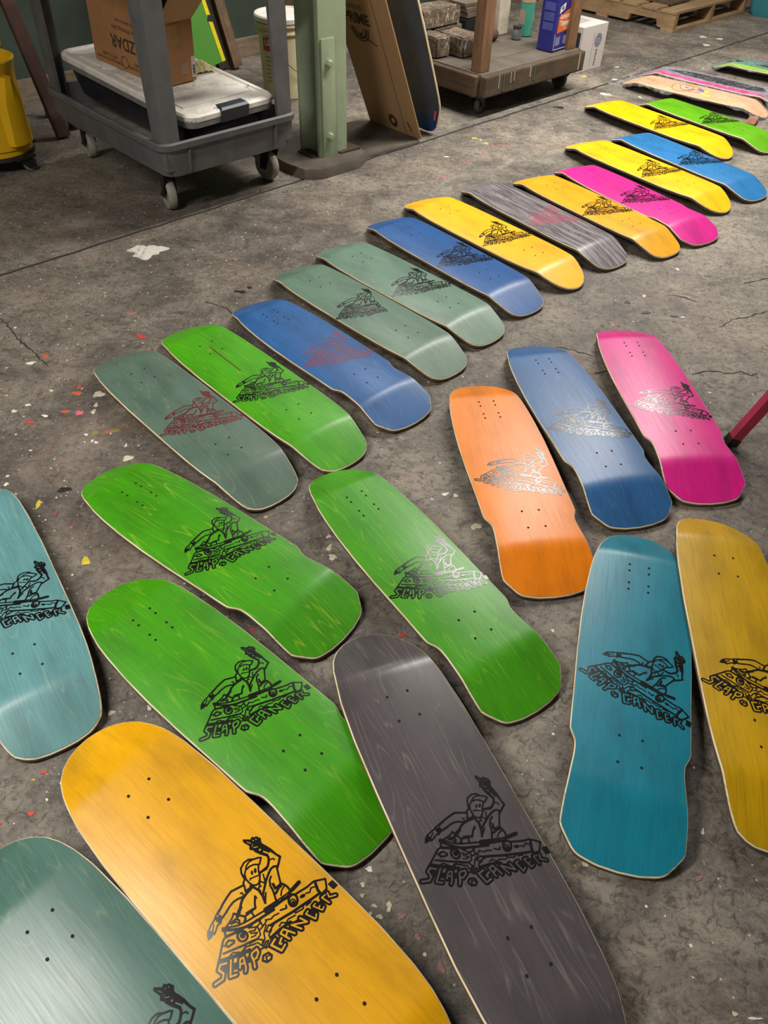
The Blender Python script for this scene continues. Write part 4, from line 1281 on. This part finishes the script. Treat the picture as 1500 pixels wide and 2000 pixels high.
# ------------------------------------------------------------------ cardboard sheet and a deck leaning on the column
def leaning_cardboard():
    lean = math.atan2(.26, .6)
    r = thing('cardboard_sheet', 'tall folded brown cardboard with printed lettering leaning on the green column', 'cardboard', rm(2.815, 2.705, .011), ANG)
    r.rotation_euler = (0, -lean, ANG)
    # local: y along the foot, z up the sheet, thin in x
    W, H = .36, .99
    b = MB()
    n = 12
    for i in range(1):
        b.box((0, .095, 0), (.006, W, H))
        b.add([(0, .095, 0), (.006, .095, 0), (.010, 0, 0), (.004, 0, 0), (0, .095, H), (.006, .095, H), (.010, 0, H), (.004, 0, H)],
              [(0, 1, 2, 3), (7, 6, 5, 4), (0, 4, 5, 1), (1, 5, 6, 2), (2, 6, 7, 3), (3, 7, 4, 0)])
    b.build('board', plain('kraft_board', (168, 132, 94), .85, var=.1, scale=5), r)
    s = MB()
    s.box((-.0012, .092, 0), (0, .095, H))
    s.build('fold_line', plain('fold_shadow_line', (104, 76, 52), .9), r)
    for p0, p1, w in (((.13, .43), (.20, .455), .006), ((.05, .03), (.065, .075), .007)):
        q = MB()
        d = Vector((0, p1[0] - p0[0], p1[1] - p0[1]))
        nn = Vector((0, -d.z, d.y)).normalized() * w / 2
        a, c = Vector((-.001, p0[0], p0[1])), Vector((-.001, p1[0], p1[1]))
        q.add([tuple(a - nn), tuple(a + nn), tuple(c + nn), tuple(c - nn)], [(0, 1, 2, 3)])
        q.build('slot', M_PRINT, r)
    F = lambda y, z, tilt=0: frame((-.0012, y, z), (0, -math.cos(tilt), math.sin(tilt)), (0, math.sin(tilt), math.cos(tilt)))
    text('lettering', 'PRIME', .066, M_PRINT, r, F(.225, .535), sx=.95, thick=.002)
    text('lettering', 'SKATE CO.', .026, M_PRINT, r, F(.225, .585))
    g = MB()
    for rad, w in ((.062, .005), (.05, .010), (.030, .004)):
        for i in range(26):
            a0, a1 = math.pi + math.pi * i / 26, math.pi + math.pi * (i + 1) / 26
            g.add([(-.0012,   .225 + q * math.cos(a), .495 + q * math.sin(a)) for q, a in ((rad, a0), (rad, a1), (rad - w, a1), (rad - w, a0))], [(0, 1, 2, 3)])
    g.box((-.0014, .218, .458), (-.0008, .232, .472))
    g.build('printed_emblem', M_PRINT, r)
    g = MB()
    for i in range(20):
        a0, a1 = 2 * math.pi * i / 20, 2 * math.pi * (i + 1) / 20
        g.add([(-.0012, .17 + .028 * math.cos(a) * q, .055 + .034 * math.sin(a) * q) for q, a in ((1, a0), (1, a1), (.45, a1), (.45, a0))], [(0, 1, 2, 3)])
    g.build('printed_emblem', M_PRINT, r)
    return r


leaning_cardboard()

r = thing('skateboard_deck', 'dark blue deck standing on its tail behind the leaning cardboard', 'skateboard deck', rm(2.93, 2.80, .006))
(fv, ff), (ev, ef) = deck_mesh('square', 1.0, 1.0)
M_NAVY = stain('dyed_veneer_navy', (24, 72, 120), 77, lines=.1)
a = raw('veneer_face', fv, ff, M_NAVY, r)
b = raw('plywood_core', ev, ef, M_PLY, r)
M_FLAT_SHADE = plain('blue_grey_flat_shade', (52, 70, 86), .5)  # light on the tail kick painted in: flat part kept duller blue-grey
uv = [(x, y, z - TH - .0004) for x, y, z in fv]
c = raw('underside_face', uv, [q[::-1] for q in ff], M_NAVY, r)
g = bpy.data.objects.new('printed_band', bpy.data.meshes.new('printed_band'))
bandv = [(x, y, z - TH - .0009) for x, y, z in fv]
keep = [q[::-1] for q in ff if max(fv[i][0] for i in q) < .335]
g.data.from_pydata(bandv, [], keep)
g.data.materials.append(M_FLAT_SHADE)
COL.objects.link(g)
g.parent = r
g['label'] = 'blue-grey field of painted shade on the flat'
sp = MB()
sp.loft([[(.30, -.088, .030), (.34, -.082, .016), (.34, -.068, .018), (.30, -.072, .032)], [(.30, -.088, .0296), (.34, -.082, .0156), (.34, -.068, .0176), (.30, -.072, .0316)]])
sp.build('pink_mark', plain('hot_pink_ink', (226, 70, 120), .4), r)
# stand it up: tail (+u) down, underside towards the camera-left, leaning towards -a
th = math.atan2(.29, .7)
up = (rm(-math.sin(th), 0, 0) + Vector((0, 0, math.cos(th))))
xd = -up                                     # +u points down
yd = rm(0, 1, 0)                             # v along the wall direction
zd = xd.cross(yd)
basis = Matrix((xd, yd, zd)).transposed().to_4x4()
r.matrix_world = Matrix.Translation(rm(2.935, 2.80, .006) + up * .404) @ basis
for ch in r.children:
    pass


# ------------------------------------------------------------------ low timber dolly loaded with junk
M_DOLLY = wood('grimy_timber', (86, 70, 53), 0, .85, dirt=.55, paint=(78, 96, 78))
M_DOLLY_Y = wood('grimy_timber_end', (92, 72, 53), 1, .85, dirt=.5)
M_POST = wood('brown_post_timber', (126, 92, 64), 2, .75, dirt=.25, paint=(150, 120, 90))


def dolly():
    r = thing('timber_dolly', 'low grimy timber dolly with corner posts on casters', 'dolly', rm(3.70, 3.08), ANG)
    X, Y = .415, .33
    for i, (y0, y1) in enumerate(((-.315, -.16), (-.158, .0), (.002, .16), (.162, .315))):
        p = MB()
        p.box((-X + .01, y0, .172), (X - .01, y1, .20 + .001 * (i % 2)), bev=.003)
        p.build('deck_plank', plain('dusty_plank', (92, 84, 74), .9, var=.25, scale=10), r)
    for s in (-1, 1):
        p = MB()
        p.box((-X, s * Y - .022, .10), (X, s * Y + .022, .197), bev=.008)
        p.build('side_rail', M_DOLLY, r)
        p = MB()
        p.box((s * X - .022, -Y + .03, .10), (s * X + .022, Y - .03, .195), bev=.006)
        p.build('end_rail', M_DOLLY_Y, r)
    rng = random.Random(8)
    for i in range(9):      # drips of paint run down the front rail
        x = rng.uniform(-.36, .36)
        q = MB()
        z = rng.uniform(.10, .15)
        q.box((x, -Y - .0245, z), (x + rng.uniform(.003, .010), -Y - .021, .192), bev=.001)
        q.build('paint_drip', plain('drip_%d' % (i % 2), ((176, 168, 152), (74, 90, 74))[i % 2], .5), r)
    for sx in (-1, 1):
        for sy in (-1, 1):
            p = MB()
            cx, cy = sx * .36, sy * .26
            p.box((cx - .036, cy - .032, .198), (cx + .036, cy + .032, 1.15), bev=.006)
            p.build('corner_post', M_POST, r)
            caster(r, sx * .365, sy * .27, R_(60 + 40 * sx), .045, .026, .10, plain('dark_tyre', (70, 68, 64), .7))
    return r


dolly()


def grime_block(name, a0, a1, b0, b1, z0, z1, label, seed, cat='box'):
    """a carton caked in drips of dried ink"""
    k = N('caked_ink_%d' % seed)
    v = k.coords()
    f = k.noise(v, 16, 7, .75, .8)
    fl = k.ramp(k.noise(k.coords((60, 60, 22), (seed, 0, 0)), 1.2, 5, .8), [(.535, 0.0), (.575, 1.0)])
    sel = k.ramp(k.noise(v, 9, 3), [(.4, 0.0), (.6, 1.0)])
    c = k.ramp(f, [(.3, srgb(66, 56, 48)), (.55, srgb(112, 97, 82)), (.75, srgb(140, 124, 104))])
    c = k.mix(k.math('MULTIPLY', k.math('MULTIPLY', fl, sel), .85), c, srgb(206, 194, 174))
    k.set(Base_Color=c, Roughness=.5)
    k.bump(f, .5, .006)
    rng = random.Random(seed)
    bm = bmesh.new()
    bmesh.ops.create_cube(bm, size=1)
    bmesh.ops.bevel(bm, geom=list(bm.edges), offset=.06, segments=2, affect='EDGES')
    bmesh.ops.subdivide_edges(bm, edges=[e for e in bm.edges if e.calc_length() > .3], cuts=5, use_grid_fill=True)
    sx, sy, sz = a1 - a0, b1 - b0, z1 - z0
    for q in bm.verts:
        j = .003
        q.co = Vector((q.co.x * sx + rng.uniform(-j, j) * .5, q.co.y * sy + rng.uniform(-j, j) * .5, (q.co.z + .5) * sz + (rng.uniform(-j, j) * .6 if q.co.z > 0 else 0)))
    me = bpy.data.meshes.new(name)
    bm.to_mesh(me)
    bm.free()
    me.materials.append(k.m)
    o = bpy.data.objects.new(name, me)
    COL.objects.link(o)
    o.location = rm((a0 + a1) / 2, (b0 + b1) / 2, z0)
    o.rotation_euler = (0, 0, ANG + R_(rng.uniform(-3, 3)))
    tag(o, label, cat, 'ink-caked boxes on the dolly')
    return o


grime_block('ink_caked_box', 3.425, 3.585, 3.02, 3.22, .203, .295, 'ink-spattered box in front, right of the dark crate, by the brown post', 1)
grime_block('ink_caked_box', 3.31, 3.41, 3.10, 3.38, .203, .298, 'narrow dark crate under the upper ink-caked box on the dolly', 2)
grime_block('ink_caked_box', 3.33, 3.64, 3.245, 3.40, .30, .385, 'upper ink-caked box stacked on two others on the dolly', 3)
grime_block('ink_caked_box', 3.44, 3.66, 3.24, 3.40, .203, .298, 'ink-caked box at the back of the dolly beneath the upper one', 4)
m = MB()
m.box((-.12, -.07, 0), (.11, .07, .11), bev=.008)
o = m.build('toolbox', plain('black_toolbox', (36, 36, 38), .5))
o.location = rm(3.80, 3.31, .203)
o.rotation_euler = (0, 0, ANG)
tag(o, 'dark box on the dolly behind the green oil can', 'box')
m = MB()
m.box((-.12, -.065, 0), (.10, .065, .025), Matrix.Rotation(R_(5), 4, 'Z'), bev=.003)
m.box((-.12, -.07, .026), (.10, .07, .048), bev=.003)
m.box((-.12, -.065, .049), (.10, .065, .068), Matrix.Rotation(R_(-4), 4, 'Z'), bev=.003)
o = m.build('board_stack', wood('grey_offcut', (112, 98, 84), 0, .85, dirt=.4))
o.location = rm(3.80, 3.31, .316)
o.rotation_euler = (0, 0, ANG)
tag(o, 'stack of thin grey board offcuts on top of the dark box', 'boards')


def oil_can():
    r = thing('oil_can', 'slim green metal can with cream label behind the brown post', 'can', rm(3.50, 2.955, .2015), ANG + R_(-30))
    b = MB()
    b.loft([rrect(.034, .022, .008, 0, 3), rrect(.036, .024, .008, .004, 3), rrect(.036, .024, .008, .150, 3), rrect(.030, .019, .008, .158, 3)])
    b.build('body', plain('dark_green_tin', (58, 78, 68), .35, .3), r, True)
    for y in (-.0248,):
        q = MB()
        q.box((-.029, y - .0006, .02), (.029, y, .138))
        q.build('label', plain('cream_label', (196, 192, 160), .6), r)
        for i in range(7):
            t = MB()
            t.box((-.020, y - .0012, .035 + .013 * i), (.014 - .008 * (i % 2), y - .0006, .041 + .013 * i))
            t.build('label_print', plain('dark_green_print', (52, 66, 50), .6), r)
    q = MB()
    q.lathe([(.008, .158), (.008, .172), (.010, .172), (.010, .182), (.0005, .183)], 12)
    q.build('cap', plain('white_cap', (210, 206, 196), .5), r, True)
    return r


oil_can()


def glue_bottle():
    r = thing('spray_bottle', 'clear bottle of teal liquid standing on the dolly', 'bottle', rm(4.08, 3.14, .2015), ANG)
    b = MB()
    b.lathe([(.036, 0), (.040, .005), (.040, .16), (.036, .185), (.018, .205), (.016, .225)], 24)
    b.build('body', plain('teal_liquid', (70, 150, 130), .2, var=.06), r, True)
    q = MB()
    q.lathe([(.041, .165), (.041, .21), (.030, .222)], 24, cap0=False, cap1=False)
    q.build('shoulder', plain('tan_shoulder', (176, 156, 130), .35), r, True)
    q = MB()
    q.lathe([(.019, .22), (.019, .25), (.0005, .252)], 16)
    q.build('cap', plain('white_cap', (210, 206, 196), .5), r, True)
    q = MB()
    q.box((-.0405, -.02, .06), (-.039, .02, .13))
    q.build('label', plain('grey_label', (150, 140, 122), .6), r)
    return r


glue_bottle()
r = thing('glass_jar', 'small dusty grey glass jar beside the teal bottle', 'jar', rm(3.975, 3.115, .2015), ANG)
b = MB()
b.lathe([(.024, 0), (.028, .004), (.028, .04), (.022, .05), (.022, .055)], 20)
b.build('body', plain('dusty_glass', (94, 100, 98), .25), r, True)
b = MB()
b.lathe([(.024, .055), (.024, .066), (.0005, .067)], 20)
b.build('lid', plain('dark_jar_lid', (52, 50, 48), .5), r, True)
m = MB()
m.lathe([(.020, -.07), (.030, -.05), (.032, .05), (.020, .07)], 14, Matrix.Translation((0, 0, .032)) @ Matrix.Rotation(R_(90), 4, 'Y'))
o = m.build('rag_roll', plain('brown_rag', (84, 70, 58), .95, bump=.5), None, True)
o.location = rm(3.80, 3.17, .2015)
o.rotation_euler = (0, 0, ANG + R_(8))
tag(o, 'rolled brown rag lying in front of the dark box on the dolly', 'rag')
m = MB()
m.box((-.045, -.03, 0), (.045, .03, .22), bev=.006)
o = m.build('paper_carton', plain('pale_carton', (196, 184, 166), .7))
o.location = rm(3.985, 3.255, .2015)
o.rotation_euler = (0, 0, ANG)
tag(o, 'pale upright carton behind the teal bottle', 'box')


def thinner_can():
    r = thing('solvent_can', 'blue rectangular solvent can with orange label on the dolly corner', 'can', rm(3.985, 2.865, .2015), ANG + R_(4))
    Mb = plain('navy_blue_tin', (40, 44, 128), .35, var=.1)
    b = MB()
    b.loft([rrect(.078, .049, .012, 0, 4), rrect(.083, .053, .012, .004, 4), rrect(.083, .053, .012, .245, 4), rrect(.075, .046, .012, .250, 4)])
    b.build('body', Mb, r, True)
    q = MB()
    q.lathe([(.018, .25), (.018, .275), (.0005, .276)], 16, Matrix.Translation((.045, 0, 0)))
    q.build('cap', plain('red_cap', (170, 40, 36), .4), r, True)
    y = -.0536
    o = MB()
    o.add([(-.062, y, .088), (.072, y, .098), (.072, y, .205), (-.062, y, .165)], [(0, 1, 2, 3)])
    o.build('label', plain('orange_label', (214, 104, 44), .45, var=.06), r)['label'] = 'orange front label'
    F = lambda x, z, yy=y - .0006: frame((x, yy, z), (1, 0, .02), (0, 0, 1))
    M_WT = plain('label_white', (232, 226, 214), .5)
    text('lettering', 'Lacquer\nThinner', .032, M_WT, r, F(.0, .148), sx=.95, thick=.0008)
    text('lettering', 'Professional\nGrade', .0125, M_WT, r, F(.008, .112))
    e = MB()
    e.add([(-.064, y - .0004, .178), (-.018, y - .0004, .196), (-.014, y - .0004, .226), (-.060, y - .0004, .210)], [(0, 1, 2, 3)])
    e.build('badge', M_WT, r)
    text('lettering', 'KS', .020, Mb, r, F(-.040, .203, y - .0009), thick=.001)
    w = MB()
    for a0, b0, a1, b1 in ((-.078, .012, -.075, .085), (.075, .012, .078, .085), (-.078, .010, .078, .013)):
        w.box((a0, y - .0004, b0), (a1, y, b1))
    w.build('border_line', M_WT, r)
    for x in (-.045, .03):
        g = MB()
        g.box((x - .022, y - .0004, .03), (x + .022, y, .07), bev=.0)
        g.build('label_picture', plain('pale_blue_print', (120, 124, 170), .5), r)
    for i, (z0, z1) in enumerate(((.195, .232), (.148, .187), (.105, .140))):
        g = MB()
        g.box((-.0842, -.036, z0 - .005), (-.0830, .030, z1 - .005))
        g.build('side_panel_text', plain('slate_blue_print', (74, 80, 150), .5), r)
    return r


thinner_can()


# ------------------------------------------------------------------ white carton on the floor
def white_box():
    r = thing('carton', 'white cardboard carton with round blue emblem beside the dolly', 'box', rm(4.365, 2.935), ANG)
    W, D, H = .245, .27, .238
    Mw = plain('white_board', (206, 200, 194), .7, var=.06, scale=5)
    b = MB()
    b.box((0, 0, 0), (W, D, H), bev=.003)
    b.build('body', Mw, r)
    Mn = plain('navy_board_print', (44, 50, 70), .6)
    q = MB()
    q.add([(-.0008, .015, .10), (-.0008, D, .10), (-.0008, D, H - .03), (-.0008, .015, H - .03)], [(0, 1, 2, 3)])
    q.build('printed_panel', Mn, r)
    Mb = plain('blue_grey_print', (112, 118, 144), .6)
    g = MB()
    cx, cz = .165, .155
    for rad, w in ((.036, .005), (.027, .012), (.010, .010)):
        for i in range(28):
            a0, a1 = 2 * math.pi * i / 28, 2 * math.pi * (i + 1) / 28
            g.add([(cx + q * math.cos(a), -.0008, cz + q * math.sin(a)) for q, a in ((rad, a0), (rad, a1), (rad - w, a1), (rad - w, a0))], [(0, 1, 2, 3)])
    g.build('printed_emblem', Mb, r)
    text('lettering', 'FRAGILE', .024, plain('faded_black_print', (58, 42, 30), .85), r, frame((.165, -.001, .065), (0, 0, 1), (-1, 0, 0)))
    s = MB()
    s.box((.115, -.0008, .03), (.117, 0, .20))
    s.build('seam', Mb, r)
    t = MB()
    t.box((.02, .07, H), (.20, .20, H + .0008), Matrix.Rotation(R_(6), 4, 'Z'))
    t.build('tape', plain('pale_lilac_tape', (196, 188, 192), .3), r)
    return r


white_box()


# ------------------------------------------------------------------ pallet
def pallet():
    r = thing('pallet', 'weathered timber pallet with notched stringers at the back', 'pallet', rm(5.72, 3.12), ANG)
    Mp = wood('pallet_timber', (158, 128, 92), 1, .8, dirt=.25)
    Mx = wood('pallet_timber_x', (166, 136, 100), 0, .8, dirt=.2)
    L, W = 1.02, 1.2
    # stringers run along y, notched below
    for x in (0, .49, .98):
        z0, z1 = .018, .107
        prof = [(0, z0), (.13, z0), (.145, z0 + .042), (.36, z0 + .042), (.375, z0), (.80, z0), (.815, z0 + .042), (1.03, z0 + .042), (1.045, z0), (W, z0), (W, z1), (0, z1)]
        s = MB()
        s.loft([[(x, y, z) for y, z in prof], [(x + .04, y, z) for y, z in prof]])
        s.build('stringer', Mp, r)
    for i in range(8):
        y = i * (W - .10) / 7
        s = MB()
        s.box((-.004, y, .107), (L + .004, y + .125, .125), bev=.002)
        s.build('top_board', Mx, r)
    for y in (0, .55, 1.09):
        s = MB()
        s.box((0, y, 0), (L, y + .10, .018), bev=.002)
        s.build('bottom_board', Mx, r)
    return r


pallet()
m = MB()
m.box((-.12, -.17, 0), (.12, .17, .02), bev=.003)
m.box((-.06, -.1, .02), (.1, .12, .05), Matrix.Rotation(R_(15), 4, 'Z'), bev=.004)
o = m.build('offcut', wood('dark_offcut', (92, 74, 56), 0, .8, dirt=.3))
o.location = rm(5.98, 3.42, .126)
o.rotation_euler = (0, 0, ANG)
tag(o, 'dark timber offcuts lying on the pallet', 'timber')


def tote():
    r = thing('tote', 'teal plastic tote at the top right corner', 'tote', rm(6.87, 2.87), ANG + R_(4))
    b = MB()
    b.loft([rrect(.15, .20, .04, 0, 5), rrect(.165, .215, .04, .03, 5), rrect(.185, .235, .04, .20, 5), rrect(.20, .25, .04, .205, 5), rrect(.20, .25, .04, .22, 5), rrect(.178, .228, .035, .22, 5), rrect(.155, .205, .035, .02, 5)])
    b.build('body', plain('teal_plastic', (56, 132, 142), .4, var=.1), r, True)
    k = MB()
    k.box((-.10, -.15, .03), (.12, .16, .17), bev=.02)
    k.build('contents', plain('dark_contents', (58, 56, 58), .8), r)
    return r


tote()


# ------------------------------------------------------------------ yellow mop bucket at the left edge
def mop_bucket():
    r = thing('mop_bucket', 'yellow plastic mop bucket on casters at the left edge', 'bucket', rm(1.175, 3.65), ANG)
    My = plain('yellow_bucket_plastic', (214, 168, 14), .42, var=.12, scale=5)
    b = MB()
    pr = [(.125, .06), (.142, .065), (.144, .095), (.152, .102), (.150, .34), (.154, .385), (.162, .405), (.164, .418), (.156, .422), (.148, .41), (.140, .33), (.130, .13), (.0005, .12)]
    b.lathe(pr, 40)
    b.build('body', My, r, True)
    for a in (R_(-70), R_(110)):
        f = MB()
        sec = lambda rr, w, z: [(rr + x, y, z) for x, y in ((0, -w), (.035, -w * .8), (.045, 0), (.035, w * .8), (0, w))]
        f.loft([sec(.135, .055, .12), sec(.145, .05, .28), sec(.152, .02, .375)], Matrix.Rotation(a, 4, 'Z'))
        f.build('caster_housing', My, r, True)
    s = MB()
    s.tube([(.16 * math.cos(R_(t)), .16 * math.sin(R_(t)), .428 + .02 * math.sin(R_(t * 2))) for t in range(20, 171, 10)], .012, 8)
    s.build('rim_grip', My, r, True)
    d = MB()
    d.lathe([(.13, .055), (.15, .06), (.15, .075), (.12, .078)], 32)
    d.build('base_ring', plain('dark_bucket_base', (40, 38, 36), .7), r, True)
    for t in (-70, 20, 110, 200):
        caster(r, .135 * math.cos(R_(t)), .135 * math.sin(R_(t)), R_(t + 80), .030, .024, .072, plain('grey_bucket_wheel', (132, 128, 120), .6))
    return r


mop_bucket()


# ------------------------------------------------------------------ boards leaning on the wall
def plank(name, label, p0, p1, w, t, mat, cat='plank', rz=0.0):
    """p0 foot, p1 head, in room coordinates; w across the wall, t thick"""
    a, b = rm(*p0), rm(*p1)
    d = (b - a)
    L = d.length
    zx = d.normalized()
    xx = rm(1, 0, 0)
    xx = (Matrix.Rotation(rz, 3, 'Z') @ xx)
    xx = (xx - xx.dot(zx) * zx).normalized()
    yx = zx.cross(xx)
    m = MB()
    m.box((-w / 2, -t / 2, 0), (w / 2, t / 2, L), bev=.003)
    o = m.build(name, mat)
    o.matrix_world = Matrix.Translation(a) @ Matrix((xx, yx, zx)).transposed().to_4x4()
    return tag(o, label, cat)


plank('leaning_plank', 'red-brown paint-stained plank leaning on the wall behind the mop bucket', (1.535, 3.80, .006), (1.43, 4.36, 1.75), .062, .03, wood('redbrown_plank', (80, 54, 44), 2, .75, dirt=.4, paint=(120, 44, 40)))
plank('leaning_plank', 'dark paint-edged plank leaning on the wall beside the bright green sheet', (2.83, 4.24, .012), (2.66, 4.36, .95), .06, .05, wood('dark_edge_plank', (118, 92, 70), 2, .75, dirt=.5, paint=(170, 150, 130)))
plank('leaning_plank', 'black-stained board between the bright green sheet and the wall', (2.755, 4.26, .012), (2.585, 4.37, .95), .075, .03, wood('black_board', (52, 40, 34), 2, .7, dirt=.5))
r = thing('painted_sheet', 'bright green sheet with a yellow edge leaning on the wall', 'board', rm(2.62, 4.15, .004), ANG)
r.rotation_euler = (R_(-12), R_(-10), ANG)
m = MB()
m.box((-.34, -.012, .06), (.07, 0, .92), bev=.002)
m.build('face', plain('bright_green_paint', (82, 146, 50), .5, var=.1, scale=3), r)
m = MB()
m.box((.07, -.014, .06), (.094, .002, .92), bev=.002)
m.build('edge_strip', plain('bright_yellow_paint', (232, 214, 20), .5), r)['label'] = 'bright yellow edge strip'
m = MB()
m.box((-.028, -.016, .27), (.012, -.0125, .30), Matrix.Rotation(R_(20), 4, 'Y'), bev=.001)
m.build('black_tab', plain('black_tape', (30, 30, 30), .5), r)

# scraps under the wall by the planks
for i, (a, b, w, d, h, rgb, lab) in enumerate(((1.72, 3.98, .10, .07, .035, (170, 92, 84), 'red and cream paint tray on the floor behind the cart'), (1.66, 3.90, .09, .06, .05, (64, 62, 62), 'dark grey scrap box on the floor under the cart end'),
                                               (1.63, 4.12, .05, .05, .10, (96, 118, 84), 'small green paint pot by the wall behind the cart'))):
    m = MB()
    if i == 2:
        m.lathe([(.026, 0), (.028, .003), (.028, .09), (.026, .094), (.0005, .094)], 18)
    else:
        m.loft([rrect(w * .45, d * .45, .008, 0, 3), rrect(w / 2, d / 2, .008, h, 3), rrect(w * .45, d * .43, .008, h, 3), rrect(w * .4, d * .4, .008, .006, 3)])
    o = m.build(('paint_tray', 'scrap_box', 'paint_pot')[i], plain('scrap_%d' % i, rgb, .6, var=.4, scale=30), None, True)
    o.location = rm(a, b)
    o.rotation_euler = (0, 0, ANG + .3 * i)
    tag(o, lab, ('tray', 'box', 'pot')[i])

# crumpled white rag on the floor
rng = np.random.default_rng(12)
vs, fs = [], []
n, k = 26, 16
for i in range(n):
    for j in range(k):
        s, t = i / (n - 1) * 2 - 1, j / (k - 1) * 2 - 1
        rad = max(abs(s), abs(t))
        th = math.atan2(t, s)
        e = 1 + .25 * math.sin(3 * th + .5) + .15 * math.sin(7 * th)
        l = math.hypot(s, t) + 1e-6
        x, y = s / l * rad * e * .062, t / l * rad * e * .05
        z = .001 + .020 * (1 - rad) ** .6 * (.55 + .45 * math.sin(9 * s + 4 * t) * math.cos(8 * t - 3 * s)) + .004 * rng.random() * (1 - rad)
        vs.append((x, y, max(z, .0008)))
for i in range(n - 1):
    for j in range(k - 1):
        fs.append((i * k + j, (i + 1) * k + j, (i + 1) * k + j + 1, i * k + j + 1))
m = MB()
m.add(vs, fs)
o = m.build('crumpled_rag', plain('white_rag', (206, 200, 190), .85, var=.12, scale=60), None, 'all')
o.location = (-.905, 2.665, 0)
o.rotation_euler = (0, 0, R_(12))
tag(o, 'crumpled white rag on the bare floor in front of the cart', 'rag')


# ------------------------------------------------------------------ red steel trestle whose far leg enters at the right edge
def trestle():
    r = thing('steel_trestle', 'red square-tube metal leg standing beside the magenta deck', 'trestle', (0, 0, 0))
    Mr = plain('dark_red_enamel', (166, 52, 74), .38, var=.12, scale=12)
    T = .027
    for y in (1.665, .62):
        for s in (-1, 1):
            foot = Vector((1.245 + s * .305, y - .008, .012))
            head = Vector((1.245 + s * .02, y, .80))
            m = MB()
            m.beam(foot, head, T, T, (0, 1, 0))
            leg = m.build('leg', Mr, r)
            c = MB()
            d = (head - foot).normalized()
            c.beam(foot - d * .010, foot + d * .014, T + .003, T + .003, (0, 1, 0))
            c.build('rubber_foot', plain('black_rubber_foot', (42, 24, 26), .7), leg)
    b = MB()
    b.beam((1.245, .5, .815), (1.245, 1.75, .815), .06, .05)
    b.build('top_bar', Mr, r)
    return r


trestle()
